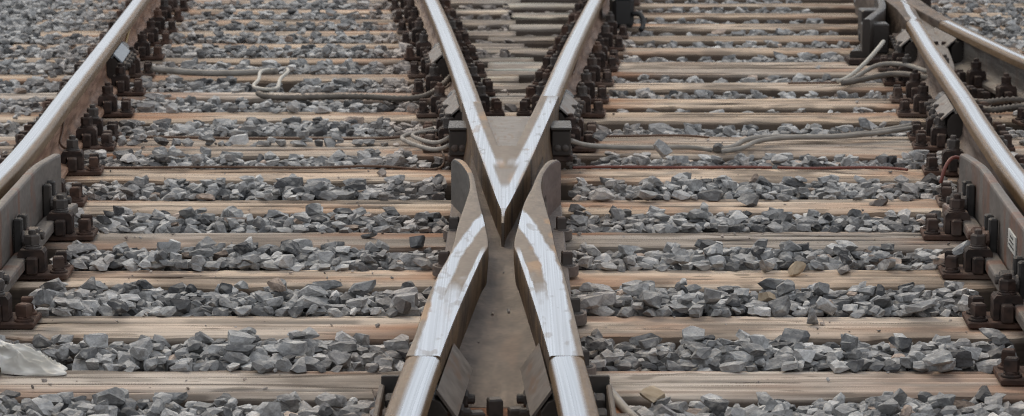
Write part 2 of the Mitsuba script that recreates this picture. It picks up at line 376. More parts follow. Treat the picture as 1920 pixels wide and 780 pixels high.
# ------------------------------------------------------------------ timber sleepers
def timber_mesh(x0, x1, y0, y1, seed, stain, skew=0.0):
    """a sawn timber: weathered top with open grain, rounded and chipped edges, raw ends"""
    r = np.random.default_rng(seed)
    W, L = y1 - y0, x1 - x0
    xs = np.linspace(x0, x1, max(8, int(L / 0.035)))
    n_top = 26
    prof = [(0, -.15), (0, -.06), (0, -.02), (0, 0)] + [(W * t, 0) for t in np.linspace(0, 1, n_top)] + [(W, 0), (W, -.02), (W, -.06), (W, -.15)]
    prof = np.array(prof)
    top = np.zeros(len(prof), bool); top[3:5 + n_top] = True                              # the edge rows are doubled, so that the edges stay sharp
    X, K = np.meshgrid(xs, np.arange(len(prof)), indexing='ij')
    yl, z = prof[K, 0].copy(), prof[K, 1].copy()
    P = np.stack([X * 1.3 + seed * 3.7, yl * 48, X * 0], -1)
    grain = meshkit.fbm(P, 3, seed)
    tp = top[K]
    z -= tp * (grain - .35).clip(0) * .010
    # long drying cracks
    for _ in range(r.integers(3, 8)):
        yc, xa = r.uniform(.12, .9) * W, r.uniform(x0 - .4, x1 - .3)
        ln, dp = r.uniform(.5, 1.8), r.uniform(.006, .02)
        line = yc + .022 * (meshkit.noise(np.stack([X * 2.2, X * 0 + seed, X * 0], -1), seed) - .5) + (X - xa) * r.uniform(-.008, .008)
        z -= tp * dp * np.exp(-((yl - line) / .0055) ** 2) * (np.clip((X - xa) / .15, 0, 1) * np.clip((xa + ln - X) / .15, 0, 1))
    # worn edges
    e = np.minimum(yl, W - yl)
    chip = meshkit.fbm(np.stack([X * 7 + seed, (yl > W / 2) * 9.0, X * 0], -1), 3, seed + 3)
    z -= tp * np.exp(-e / .010) * (.004 + .022 * (chip - .42).clip(0))
    z += tp * .004 * (meshkit.noise(np.stack([X * .8 + seed, yl * 3, X * 0], -1), seed + 9) - .5)
    side = ~tp
    yl += np.where(side, (meshkit.fbm(np.stack([X * 2.2, z * 60, yl * 0 + seed], -1), 3, seed) - .5) * .010, 0)
    Y = y0 + yl + skew * (X - (x0 + x1) / 2)
    nX, nK = X.shape
    V = np.stack([X, Y, z], -1).reshape(-1, 3)
    i, k = np.meshgrid(np.arange(nX - 1), np.arange(nK - 1), indexing='ij')
    f = np.stack([i * nK + k, (i + 1) * nK + k, (i + 1) * nK + k + 1, i * nK + k + 1], -1).reshape(-1, 4)
    f = f[(k.ravel() != 3) & (k.ravel() != 4 + n_top - 1)]
    tri = np.vstack([f[:, [0, 1, 2]], f[:, [0, 2, 3]]])
    base = len(V)
    C = np.array([[x0, (y0 + y1) / 2, -.07], [x1, (y0 + y1) / 2, -.07]])
    ends = [(base, kk, kk + 1) for kk in range(nK - 1)] + [(base + 1, (nX - 1) * nK + kk + 1, (nX - 1) * nK + kk) for kk in range(nK - 1)]
    V = np.vstack([V, C])
    m = trimesh.Trimesh(V, np.vstack([tri, ends]), process=False)
    uvx = r.uniform(0.02, .98)
    st = stain(V[:, 0], V[:, 1])
    return m, np.stack([np.full(len(V), uvx), st], 1)

def stain(x, y):
    d = np.min([np.abs(x - XL(y)), np.abs(x - XA(y)), np.abs(x - XB(y)), np.abs(x - XR(y))], axis=0)
    st_ = np.clip(1.2 - d / .6, 0.0, 1)
    inside = (x > XB(y) + .02) & (x < XA(y) - .02) & (y > 9.4)      # grey dust between the legs of the V
    return np.where(inside, -1.0, st_)

ORD = ['first', 'second', 'third', 'fourth', 'fifth', 'sixth', 'seventh', 'eighth', 'ninth', 'tenth', 'eleventh', 'twelfth', 'thirteenth', 'fourteenth', 'fifteenth', 'sixteenth', 'seventeenth', 'eighteenth', 'nineteenth', 'twentieth']
full = [(5.23, 5.48), (5.862, 6.107), (6.478, 6.724), (7.125, 7.363), (7.718, 7.968), (8.322, 8.572), (8.965, 9.222), (9.558, 9.800), (9.812, 10.055), (10.500, 10.745)]
left = [(11.205, 11.400), (11.865, 12.072), (12.585, 12.756), (13.225, 13.417), (13.800, 14.036), (14.425, 14.650), (15.070, 15.291), (15.70, 15.93), (16.34, 16.55)]
right = [(10.945, 11.195), (11.545, 11.766), (12.090, 12.325), (12.337, 12.575), (12.985, 13.215), (13.547, 13.790), (14.160, 14.411), (14.820, 15.061), (15.440, 15.666), (16.06, 16.29)]
timbers = []                                       # (x0, x1, y0, y1)
rt = np.random.default_rng(3)
def leftend(y): return float(XL(y)) - .55 - rt.uniform(0, .12)
def rightend(y): return float(XR(y)) + (.62 if y < 10.4 else 1.9) + rt.uniform(0, .15)
for k, (a, b) in enumerate(full):
    x0, x1 = leftend(a), rightend(a)
    lab = {0: 'weathered timber sleeper just in front of the bottom edge of the picture', 1: 'weathered timber sleeper nearest in view, crossing the whole track below the crossing',
           7: 'front timber of the doubled sleeper pair by the black terminal blocks', 8: 'rear timber of the doubled sleeper pair by the black terminal blocks',
           9: 'long timber sleeper just behind the doubled pair, last to span both tracks'}.get(k, f'weathered timber sleeper spanning both tracks, {ORD[k - 1]} from the front')
    m, uv = timber_mesh(x0, x1, a, b, 10 + k, stain)
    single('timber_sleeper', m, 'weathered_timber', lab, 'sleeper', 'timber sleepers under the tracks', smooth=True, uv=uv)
    timbers.append((x0, x1, a, b))
mid_l = [.12, .03, .10, .06, .02, .02, -.02, .05, .0]
for k, (a, b) in enumerate(left):
    x0, x1 = leftend(a), mid_l[k]
    m, uv = timber_mesh(x0, x1, a, b, 40 + k, stain, rt.uniform(-.006, .006))
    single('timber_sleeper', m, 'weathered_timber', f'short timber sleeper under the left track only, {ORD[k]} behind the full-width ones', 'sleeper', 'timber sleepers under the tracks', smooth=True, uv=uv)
    timbers.append((x0, x1, a, b))
mid_r = [-.06, -.10, -.13, -.11, -.16, -.12, -.02, .0, -.05, .0]
for k, (a, b) in enumerate(right):
    x0, x1 = mid_r[k], rightend(a)
    m, uv = timber_mesh(x0, x1, a, b, 70 + k, stain, rt.uniform(-.003, .003))
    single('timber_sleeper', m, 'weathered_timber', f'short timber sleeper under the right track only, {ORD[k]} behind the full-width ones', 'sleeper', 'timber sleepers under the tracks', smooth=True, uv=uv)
    timbers.append((x0, x1, a, b))

# ------------------------------------------------------------------ rails
prof_half = [[(0, .172), (.010, .1719), (.020, .1713), (.027, .1698), (.0315, .167), (.0345, .1625), (.036, .157), (.036, .136)],
             [(.036, .136), (.012, .127)], [(.012, .127), (.009, .119), (.0083, .105), (.0083, .06), (.0095, .046), (.014, .036), (.022, .030)],
             [(.022, .030), (.069, .0145)], [(.069, .0145), (.070, .012), (.070, 0)]]
def sweep_rail(X, y0, y1, step=.06):
    ys = np.linspace(y0, y1, max(2, int((y1 - y0) / step)) + 1)
    xs = X(ys)
    tx = np.gradient(xs, ys); ln = np.sqrt(1 + tx ** 2)
    lat = np.stack([1 / ln, -tx / ln], 1)
    V, F, UV = [], [], []
    at = 0
    for sgn in (1, -1):
        for si, seg in enumerate(prof_half):
            s = np.array(seg)
            n, m = len(ys), len(s)
            P = np.zeros((n, m, 3))
            P[..., 0] = xs[:, None] + sgn * s[:, 0] * lat[:, :1]
            P[..., 1] = ys[:, None] + sgn * s[:, 0] * lat[:, 1:]
            P[..., 2] = RZ + s[:, 1]
            arc = np.r_[0, np.cumsum(np.linalg.norm(np.diff(s, axis=0), axis=1))]
            u = sgn * (arc if si == 0 else arc * 0 + 1.0)
            UV.append(np.stack(np.broadcast_arrays(u[None, :], ys[:, None]), -1).reshape(-1, 2))
            i, j = np.meshgrid(np.arange(n - 1), np.arange(m - 1), indexing='ij')
            q = np.stack([i * m + j, (i + 1) * m + j, (i + 1) * m + j + 1, i * m + j + 1], -1).reshape(-1, 4) + at
            if sgn < 0: q = q[:, ::-1]
            F.append(q); V.append(P.reshape(-1, 3)); at += n * m
    F = np.vstack(F); F = np.vstack([F[:, [0, 1, 2]], F[:, [0, 2, 3]]])
    from shapely.geometry import Polygon
    pts = [p for seg in prof_half for p in seg]
    clean = [pts[0]] + [b for a, b in zip(pts, pts[1:]) if a != b]
    poly = Polygon(clean + [(-x, z) for x, z in clean[::-1] if x > 0])
    v2, f2 = trimesh.creation.triangulate_polygon(poly, engine='earcut')
    for e, fl in ((0, False), (-1, True)):
        P = np.zeros((len(v2), 3))
        P[:, 0] = xs[e] + v2[:, 0] * lat[e, 0]; P[:, 1] = ys[e] + v2[:, 0] * lat[e, 1]; P[:, 2] = RZ + v2[:, 1]
        V.append(P); UV.append(np.tile([1.0, ys[e]], (len(v2), 1)))
        F = np.vstack([F, (f2[:, ::-1] if fl else f2) + at]); at += len(v2)
    m = trimesh.Trimesh(np.vstack(V), F[:, ::-1] if False else F, process=False)
    return m, np.vstack(UV)

def rail(label, X, y0, y1, mat):
    m, uv = sweep_rail(X, y0, y1)
    if m.volume < 0: m.invert()
    return single('running_rail', m, mat, label, 'rail', 'running rails', smooth=True, uv=uv)
cA = lambda y: XA(y) - HEAD
cB = lambda y: XB(y) + HEAD
gapj = .003
rail('long brown left outer rail with shining head, near part along the check rail', XL, 3.8, 11.30, 'rail_left_steel')
rail('far part of the left outer rail beyond the black joint', XL, 11.30 + gapj, 17.5, 'rail_left_steel')
rail('right outer rail, near part with narrow shining band beside the check rail', XR, 3.8, 9.65, 'rail_right_steel')
rail('right outer rail, middle part behind the joint, running to the second crossing', XR, 9.65 + gapj, 12.55, 'rail_right_steel')
rail('rail in front of the crossing, bottom centre-left, coming from the bottom edge', cA, 3.8, 5.38, 'rail_near_left_steel')
rail('rail in front of the crossing, bottom centre-right, coming from the bottom edge', cB, 3.8, 5.38, 'rail_near_right_steel')
rail('left leg of the V behind the crossing nose', cB, 9.53, 17.5, 'leg_left_steel')
rail('right leg of the V behind the crossing nose, brown with clipped wire', cA, 9.70, 17.5, 'leg_right_steel')
rail('dull rail at the upper right corner, running to the second crossing', XQ, 9.0, 12.55, 'far_steel')

# ------------------------------------------------------------------ crossings (cast frogs)
def loft(stations, b=.006, step=.025, crown=0.0, curve=None):
    """stations: (y, xl, xr, ztop, zbottom[, skirt left, skirt right]) joined smoothly into one bevelled bar"""
    s = np.array([list(r) + [0, 0] * (len(r) == 5) for r in stations], float)
    ys = np.linspace(s[0, 0], s[-1, 0], max(3, int((s[-1, 0] - s[0, 0]) / step)))
    g = PchipInterpolator(s[:, 0], s[:, 1:])(ys)
    rings = []
    for y, (xl, xr, zt, zb, sl, sr) in zip(ys, g):
        bb = min(b, (xr - xl) * .3)
        mid = (xl + xr) / 2
        h = zt - zb
        pts = [(xl - sl, zb), (xl, zt - bb - .45 * h * (sl > 0) - .2 * h * (sl < 0)), (xl, zt - bb), (xl + bb * .3, zt - bb * .3), (xl + bb, zt), (mid, zt + crown), (xr - bb, zt), (xr - bb * .3, zt - bb * .3), (xr, zt - bb),
               (xr, zt - bb - .45 * h * (sr > 0) - .2 * h * (sr < 0)), (xr + sr, zb)]
        rings.append([(x, y, z) for x, z in pts])
    R = np.array(rings)
    n, m = R.shape[:2]
    i, j = np.meshgrid(np.arange(n - 1), np.arange(m), indexing='ij')
    j2 = (j + 1) % m
    q = np.stack([i * m + j, (i + 1) * m + j, (i + 1) * m + j2, i * m + j2], -1).reshape(-1, 4)
    tri = np.vstack([q[:, [0, 1, 2]], q[:, [0, 2, 3]]])
    V = R.reshape(-1, 3)
    V = np.vstack([V, R[0].mean(0)[None], R[-1].mean(0)[None]])
    k = len(V)
    caps = [(k - 2, jj, (jj + 1) % m) for jj in range(m)] + [(k - 1, (n - 1) * m + (jj + 1) % m, (n - 1) * m + jj) for jj in range(m)]
    mesh = trimesh.Trimesh(V, np.vstack([tri, caps]), process=False)
    mesh.remove_unreferenced_vertices()
    if mesh.volume < 0: mesh.invert()
    return mesh

frog = thing('crossing', 'large cast steel crossing in the centre where two rails meet in a polished V-shaped nose', 'crossing')
A, B = (lambda y: float(XA(y))), (lambda y: float(XB(y)))
# nose: from the tip back to the joints of the two legs
st = []
for y, dz in ((7.105, -.13), (7.118, -.05), (7.135, -.022), (7.18, -.012), (7.4, -.006), (7.7, -.003), (8.1, 0), (8.42, 0)):
    a, bb = A(y), B(y)
    if a - bb < .008: a, bb = (a + bb) / 2 + .004, (a + bb) / 2 - .004
    st.append((y, bb, a, TOP + dz, .03, .016, .016))
put(frog, 'nose', loft(st, b=.007), 'frog_steel', 30)
def leg_st(which):
    out = []
    for y in (8.40, 8.6, 8.9, 9.2, 9.5, 9.53 if which < 0 else 9.70):
        if which < 0: out.append((y, B(y), B(y) + .069, TOP, .03, .014, 0))
        else: out.append((y, A(y) - .069, A(y), TOP, .03, 0, .012))
    return out
put(frog, 'nose_leg', loft(leg_st(-1), b=.008), 'frog_steel', 30)
put(frog, 'nose_leg', loft(leg_st(1), b=.008), 'frog_steel', 30)
put(frog, 'heel_plate', loft([(8.38, B(8.38) + .05, A(8.38) - .05, TOP - .008, .03), (8.8, B(8.8) + .055, A(8.8) - .055, TOP - .02, .03), (9.40, B(9.4) + .055, A(9.4) - .055, TOP - .035, .03)], b=.004), 'dull_plate', 30)
# wing rails
wl = [(5.383, A(5.383) - .072, A(5.383), TOP, .03, .02, -.016), (5.6, -.203, A(5.6), TOP, .03, .02, -.016), (5.91, -.193, A(5.91), TOP, .03, .02, -.016), (6.27, -.173, A(6.27), TOP, .03, .018, -.014),
      (6.53, -.153, A(6.53), TOP, .03, .014, -.012), (6.66, -.147, -.058, TOP, .03, .010, -.010), (6.965, -.1405, -.0685, TOP, .03, .010, -.004), (7.30, -.128, -.086, TOP, .03, .010, 0), (7.60, -.1195, -.100, TOP, .03, .006, 0),
      (7.80, -.126, -.109, TOP - .001, .03, .004, 0), (8.05, -.151, -.131, TOP - .003, .03, 0, 0), (8.22, -.178, -.156, TOP - .012, .03, 0, 0), (8.275, -.186, -.168, TOP - .028, .03, 0, 0)]
cx = -.024
wr = [(5.383, B(5.383), B(5.383) + .072, TOP, .03, -.016, .02), (5.6, B(5.6), .141, TOP, .03, -.016, .02), (5.91, B(5.91), .133, TOP, .03, -.016, .02), (6.27, B(6.27), .123, TOP, .03, -.014, .018),
      (6.53, B(6.53), .111, TOP, .03, -.012, .014), (6.66, .004, .107, TOP, .03, -.010, .010), (6.965, .0155, .101, TOP, .03, -.004, .010), (7.30, .031, .090, TOP, .03, 0, .010), (7.60, .056, .083, TOP, .03, 0, .006),
      (7.80, .070, .089, TOP - .001, .03, 0, .004), (8.05, .095, .115, TOP - .003, .03, 0, 0), (8.20, .117, .140, TOP - .012, .03, 0, 0), (8.25, .129, .149, TOP - .028, .03, 0, 0)]
def split_wing(stn, lab):
    put(frog, 'wing_rail', loft(stn, b=.006), 'frog_steel', 30, label=lab)
split_wing(wl, 'left wing rail with grey flared end')
split_wing(wr, 'right wing rail with brown flared end')
# trough between the wings, falling to a lumpy end over a rusty plate
ys = np.linspace(5.66, 9.3, 74); us = np.linspace(0, 1, 15)
Yg, Ug = np.meshgrid(ys, us, indexing='ij')
xl = np.where(Yg < 6.95, np.minimum(XA(Yg) - .014, -.066), -.13); xr = np.where(Yg < 6.95, np.maximum(XB(Yg) + .014, .012), .10)
zz = .060 + .044 * np.clip((Yg - 5.75) / 1.3, 0, 1) - .034 * (1 - np.clip((Yg - 5.66) / .22, 0, 1)) ** 1.6 + .010 * (2 * Ug - 1) ** 2
zz += .016 * (meshkit.fbm(np.stack([Ug * 4, Yg * 7, Yg * 0], -1), 3, 4) - .5) * np.clip((6.1 - Yg) / .3, .15, 1)
V = np.stack([xl + (xr - xl) * Ug, Yg, zz], -1).reshape(-1, 3)
n, m_ = Yg.shape
i, j = np.meshgrid(np.arange(n - 1), np.arange(m_ - 1), indexing='ij')
qf = np.stack([i * m_ + j, i * m_ + j + 1, (i + 1) * m_ + j + 1, (i + 1) * m_ + j], -1).reshape(-1, 4)
skirt = V[:m_].copy(); skirt[:, 2] = .02; skirt[:, 1] -= .012
V2 = np.vstack([V, skirt])
kk = np.arange(m_ - 1)
qs = np.stack([n * m_ + kk, n * m_ + kk + 1, kk + 1, kk], 1)
put(frog, 'trough_floor', (V2, np.vstack([qf, qs])), 'dusty_casting', 40)
put(frog, 'base_slab', bevel_box(-.185, .150, 5.95, 9.35, .004, .034, .004), 'wing_iron')
put(frog, 'front_plate', bevel_box(-.30, .245, 5.25, 5.66, .003, .019, .003), 'rusty_orange')
# square bolts on the plate in front, lugs with bolts along both flanks
sq = prism(4, .021, 0, .036, .004, math.pi / 4)
for (bx, by) in ((-.036, 5.585), (.008, 5.50), (-.072, 5.47)):
    put(frog, 'bolt', moved(sq, bx, by, .019, .2), 'nut_iron')
lug_hull = lambda s: trimesh.convex.convex_hull(np.array([(s * (.042 * math.cos(t) + .012), .048 * math.sin(t), z) for t in np.linspace(-math.pi / 2, math.pi / 2, 9) for z in (0, .026)] + [(-s * .05, y, z) for y in (-.06, .06) for z in (0, .034)]))
for y, xo, xi in ((7.80, .150, -.175), (7.24, .155, -.190), (6.60, .160, -.200), (6.0, .165, -.220)):
    for s, x in ((1, xo), (-1, xi)):
        lug = put(frog, 'lug', moved(lug_hull(s), x - s * .03, y, .006), 'wing_iron', 30)
        put(lug, 'bolt', cat_meshes([moved(prism(16, .024, 0, .007), x - s * .008, y - .01, .0305), moved(prism(4, .019, 0, .034, .004, math.pi / 4), x - s * .008, y - .01, .0375, .15 * s)]), 'nut_iron')

# second crossing at the upper right
f2 = thing('crossing', 'second crossing at the upper right with a zigzag shining band and pale floor', 'crossing')
XRc, XQc = (lambda y: float(XR(y))), (lambda y: float(XQ(y)))
def w_far(p, n, uv):
    d = p.x - (1.752 + (p.y - 11.6) * .0865)
    s = smoothstep(.8, .95, n.z)
    zig = .012 * smoothstep(12.55, 12.7, p.y) + (fbm(p.y * 6, 1.0, 2.0, 2) - .5) * .012
    return dr.clip(band(d - zig, -.006, .018, .004) * s * .9, 0, .95)
scene['far_frog_steel'] = two({'type': 'blendbsdf', 'weight': proc(w_far), 'a': princ(rgbtex(c_trough), 0.6, 0.0, 0.5), 'b': princ(rgbtex(c_steel), 0.3, 1.0)})
put(f2, 'wing_rail', loft([(12.553, XRc(12.553) - .036, XRc(12.553) + .036, TOP, .03, .02, .02), (12.9, XRc(12.9) - .042, XRc(12.9) + .040, TOP, .03, .02, .02), (13.3, 1.855, 1.945, TOP, .03, .02, .02), (13.7, 1.86, 1.945, TOP, .03), (14.6, 1.83, 1.89, TOP - .01, .03)], b=.007), 'far_frog_steel', 30)
put(f2, 'wing_rail', loft([(12.553, XQc(12.553) - .036, XQc(12.553) + .036, TOP, .03, .02, .02), (12.9, 1.950, 2.025, TOP, .03, .02, .02), (13.3, 1.947, 2.03, TOP, .03, .02, .02), (13.7, 1.947, 2.04, TOP, .03), (14.6, 2.02, 2.08, TOP - .01, .03)], b=.007), 'far_frog_steel', 30)
put(f2, 'trough_floor', loft([(11.45, 1.785, 1.86, .05, .004), (11.8, 1.81, 1.91, .08, .004), (12.3, 1.855, 1.945, .125, .004), (12.8, 1.885, 1.965, .15, .004), (13.2, 1.905, 1.96, .155, .004)], b=.006), 'dull_plate', 30)

# ------------------------------------------------------------------ check rails with their brackets
def check_rail(label, X, s, y0, y1, ybrs):
    """s: +1 when the track centre lies on the +x side of the rail"""
    t = thing('check_rail', label, 'check rail', 'check rails beside the outer rails')
    off = lambda y: s * (HEAD + .047 + .0) + float(X(y)) + s * .052 * np.clip((y - (y1 - .42)) / .42, 0, 1) ** 1.5
    stn = []
    for y in np.arange(y0, y1 + .001, .12):
        o = off(y)
        e = max(0, (y - (y1 - .10)) / .10)
        a, b = (o, o + .027) if s > 0 else (o - .027, o)
        stn.append((y, a, b, .208 - .02 * e * e, .034))
    put(t, 'plate', loft(stn, b=.007), 'check_iron', 30)
    foot = [(y, *((off(y) + .030, off(y) + .075) if s > 0 else (off(y) - .075, off(y) - .030)), .058, .030) for y in np.arange(y0, y1 + .001, .12)]
    put(t, 'foot', loft(foot, b=.008), 'check_iron', 30)
    for y in ybrs:
        x0 = off(y) + s * .029
        for dy in (.052, .118):
            bar = bevel_box(0, .024, -.014, .014, .030, .150, .004)
            br = put(t, 'bracket', moved(bar, x0 if s > 0 else x0 - .024, y + dy), 'dark_iron')
            nut = tip_over(cat_meshes([prism(16, .024, .0, .006), prism(6, .0235, .006, .034, .004), prism(10, .013, .034, .046, .003)]), s)
            nut.apply_transform(trimesh.transformations.rotation_matrix(random.uniform(0, 1), [1, 0, 0]))
            put(br, 'nut', moved(nut, x0 + s * .024, y + dy, .092), 'nut_iron')
    return t, off
ybr = [4.75, 5.36, 5.985, 6.60, 7.245, 7.845]
ckL, offL = check_rail('grey and rusty check rail inside the left outer rail, its flared end on the left', XL, 1, 3.8, 8.235, ybr)
ckR, offR = check_rail('brown-grey check rail inside the right outer rail carrying a small label plate', XR, -1, 3.8, 8.235, ybr)
# small worn label plate on the right one (marks unreadable)
lx, ly = offR(6.98) - .027 - .0035, 6.98
lab_m = bevel_box(-.002, .003, -.075, .075, .115, .165, .001)
lp = put(ckR, 'label_plate', moved(lab_m, lx, ly, 0, -math.atan2(float(XR(7.3) - XR(6.7)), .6)), 'label_white', label='small whitish label plate with faint marks')
for k in range(3):
    put(lp, 'print_line', moved(bevel_box(-.003, -.0022, -.055 + .01 * k, .05 - .012 * k, .126 + .012 * k, .131 + .012 * k, .0002), lx, ly, 0, -math.atan2(float(XR(7.3) - XR(6.7)), .6)), 'label_print')
put(ckL, 'chalk_mark', tube([(offL(6.86) + .0285, 6.86, .165), (offL(6.86) + .0285, 6.865, .145), (offL(6.86) + .0285, 6.85, .13)], .0022, 5), 'label_white')
ck3 = thing('check_rail', 'dark flared check rail at the top edge beside the second crossing', 'check rail', 'check rails beside the outer rails')
put(ck3, 'plate', loft([(y, XRc(y) - o - .035, XRc(y) - o, .205, .03) for y, o in ((12.46, .205), (12.7, .165), (13.1, .105), (13.6, .088), (15.2, .088))], b=.007), 'black_paint', 30)
put(ck3, 'foot', loft([(y, XRc(y) - o - .09, XRc(y) - o - .03, .06, .03) for y, o in ((12.46, .205), (12.7, .165), (13.1, .105), (13.6, .088), (15.2, .088))], b=.007), 'black_paint', 30)
put(ck3, 'base_plate', bevel_box(1.53, 1.78, 12.40, 12.58, .003, .029, .003), 'rusty_iron')
put(ck3, 'spacer_block', bevel_box(1.62, 1.74, 12.60, 12.72, .032, .17, .006), 'black_paint')
put(ck3, 'spacer_block', bevel_box(1.70, 1.80, 13.3, 13.45, .032, .17, .006), 'black_paint')
for yy in (12.75, 13.3, 13.9):
    xx = XRc(yy) - (.165 if yy < 13 else .09) - .035
    put(ck3, 'nut', moved(tip_over(cat_meshes([prism(16, .026, 0, .006), prism(6, .025, .006, .045, .004)]), -1), xx, yy, .1), 'dark_iron')

# ------------------------------------------------------------------ base plates with ribs, clamps, nuts and screws
def plate_local(xa, xb, w): return bevel_box(xa, xb, -w, w, .002, RZ - .0005, .003)
rib = bevel_box(0, .030, -.078, .078, RZ - .002, .062, .004)
def arch_mesh():
    from shapely.geometry import Polygon
    P = Polygon([(-.026, .0), (-.026, .034), (-.020, .044), (.038, .044), (.044, .036), (.044, -.014), (.031, -.014), (.031, .022), (.026, .026), (-.006, .026), (-.012, .020), (-.012, 0)])
    m = trimesh.creation.extrude_polygon(P.buffer(.0025, join_style=1).buffer(-.0015), .062, engine='earcut')
    m.apply_transform(np.array([[1, 0, 0, 0], [0, 0, 1, -.031], [0, 1, 0, .034], [0, 0, 0, 1.0]]))
    m.fix_normals()
    return m
arch = arch_mesh()
nutm = cat_meshes([prism(16, .024, -.002, .005), prism(16, .021, .006, .011), prism(6, .022, .011, .037, .004), prism(10, .011, .037, .050, .003)])
scrm = cat_meshes([prism(16, .024, 0, .007, .002), prism(14, .018, .006, .014), prism(4, .021, .014, .044, .004, math.pi / 4)])
P_ = lambda m, mat, sm=False: mikit.ply(m, mat, smooth=sm)
def mirror(m):
    m = m.copy(); m.apply_scale([-1, 1, 1]); m.invert() if m.volume < 0 else None
    return m
lib = {('rib', 1): P_(rib, 'rusty_iron'), ('rib', -1): P_(mirror(rib), 'rusty_iron'), ('clamp', 1): P_(arch, 'rusty_iron'), ('clamp', -1): P_(mirror(arch), 'rusty_iron'),
       'nut': P_(nutm, 'nut_iron'), 'nut2': P_(nutm, 'rusty_iron'), 'screw': P_(scrm, 'rusty_iron'), 'screw2': P_(scrm, 'rusty_plate')}
plates = {}
occupied = []                                     # (x, y, half x, half y) in plan, kept clear of stones
rp = np.random.default_rng(8)
def base_plate(label, X, y, xa, xb, sides, check=0, name='base_plate'):
    t = thing(name, label, 'base plate', 'rusty base plates under the rails')
    x = float(X(y)); ang = -math.degrees(math.atan2(float(X(y + .2) - X(y - .2)), .4))
    M = T().translate([x, y, 0]).rotate([0, 0, 1], ang)
    k = (round(xa, 3), round(xb, 3))
    if k not in plates: plates[k] = P_(plate_local(xa, xb, .072), 'rusty_plate')
    put(t, 'plate', plates[k], None, to_world=M)
    for s in sides:
        o = .067 if check != s else .160
        put(t, 'rib', lib['rib', s], None, to_world=M @ T().translate([s * o, 0, 0]))
        put(t, 'clamp', lib['clamp', s], None, to_world=M @ T().translate([s * (o + .002), rp.uniform(-.004, .004) - (.016 if check == s else 0), 0]))
        put(t, 'nut', lib['nut' if rp.random() < .6 else 'nut2'], None, to_world=M @ T().translate([s * (o + .012), -(.016 if check == s else 0), .080]).rotate([0, 0, 1], rp.uniform(0, 60)))
        edge = xb if s > 0 else -xa
        for dy in (-.043, .043):
            put(t, 'screw', lib['screw' if rp.random() < .7 else 'screw2'], None, to_world=M @ T().translate([s * (edge - .0265 - (.004 if dy > 0 else 0)), dy, RZ - .001]).rotate([0, 0, 1], rp.uniform(-25, 25)))
    occupied.append((x + (xa + xb) / 2, y, (xb - xa) / 2, .085))
    return t
all_full = [(a + b) / 2 for a, b in full]
lyc = all_full + [(a + b) / 2 for a, b in left]
ryc = all_full + [(a + b) / 2 for a, b in right]
def where(y, ys):
    k = sorted(ys).index(y)
    return 'sleeper in front of the picture edge' if k == 0 else f'{ORD[k - 1]} sleeper from the front'
for y in lyc:
    ck = y < 8.0
    base_plate(f'rusty base plate under the left outer rail, {where(y, lyc)}', XL, y, -.178, .270 if ck else .178, (-1, 1), 1 if ck else 0)
for y in ryc:
    ck = y < 8.0
    if y > 12.45: continue
    base_plate(f'rusty base plate under the right outer rail, {where(y, ryc)}', XR, y, -.270 if ck else -.178, .178, (-1, 1), -1 if ck else 0)
for y in lyc:
    if 9.3 < y < 17:
        gap = float(XA(y) - XB(y)) / 2 - HEAD
        base_plate(f'rusty base plate under the left V leg, {where(y, lyc)}', cB, y, -.172, min(.172, gap - .004), (-1, 1) if gap > .165 else (-1,))
for y in ryc:
    if 9.3 < y < 17:
        gap = float(XA(y) - XB(y)) / 2 - HEAD
        base_plate(f'rusty base plate under the right V leg, {where(y, ryc)}', cA, y, -min(.172, gap - .004), .172, (-1, 1) if gap > .165 else (1,))
for y in (10.35, 10.95, 11.5, 12.2):
    base_plate({10.35: 'dark base plate under the upper right rail, nearest', 10.95: 'dark base plate under the upper right rail, second nearest', 11.5: 'dark base plate under the upper right rail, third', 12.2: 'dark base plate under the upper right rail, farthest'}[y], XQ, y, -.2, .2, (-1, 1))
# small square-headed bolts between the legs of the V
# ------------------------------------------------------------------ rail joints: fishplate, slanted cover plate, nuts
def joint(label, X, y0, y1, s, plate_mat='dull_plate', ext=.22, w=.045, d=.040):
    t = thing('rail_joint', label, 'rail joint', 'bolted rail joints')
    ym = (y0 + y1) / 2
    x = float(X(ym)); ang = -math.degrees(math.atan2(float(X(ym + .2) - X(ym - .2)), .4))
    M = T().translate([x, ym, 0]).rotate([0, 0, 1], ang)
    h = (y1 - y0) / 2
    def sx(m): return m if s > 0 else mirror(m)
    fp = trimesh.convex.convex_hull(np.array([(u, v, z) for v in (-h - .012, h + ext) for (u, z) in ((.010, .050), (.050, .046), (.060, .060), (.060, .110), (.046, .130), (.010, .144))]))
    put(t, 'fishplate', sx(fp), 'black_paint', to_world=M)
    cv = trimesh.convex.convex_hull(np.array([(u + du, v, z + dz) for v in (-h, h) for (u, z) in ((.037, .148), (.037 + w, .148 - d)) for du, dz in ((0, 0), (.003, .005))]))
    put(t, 'cover_plate', sx(cv), plate_mat, to_world=M, label='slanted cover plate')
    nt = tip_over(cat_meshes([prism(16, .022, 0, .005), prism(6, .021, .005, .032, .004), prism(10, .011, .03, .046, .003)]), 1)
    for v in np.arange(-h + .08, h + ext - .02, .125):
        put(t, 'nut', sx(moved(nt, .058 if ext > 0 else .046, v, .094 if ext > 0 else .058)), 'nut_iron', to_world=M)
    return t
joint('joint at the bottom centre-left with slanted cover plate facing the trough', cA, 5.24, 5.68, 1, ext=-.02, w=.040, d=.055, plate_mat='cover_iron')
joint('joint at the bottom centre-right with slanted cover plate facing the trough', cB, 5.24, 5.68, -1, ext=-.02, w=.040, d=.055, plate_mat='cover_iron')
joint('joint on the left leg of the V with slanted cover plate and black end', cB, 9.68, 10.13, -1)
joint('joint on the right leg of the V with slanted cover plate and black end', cA, 9.68, 10.13, 1)
joint('near joint of the right outer rail with slanted cover plate', XR, 9.63, 10.06, -1)
joint('far joint of the right outer rail beside the pale cable loop', XR, 12.14, 12.54, -1)
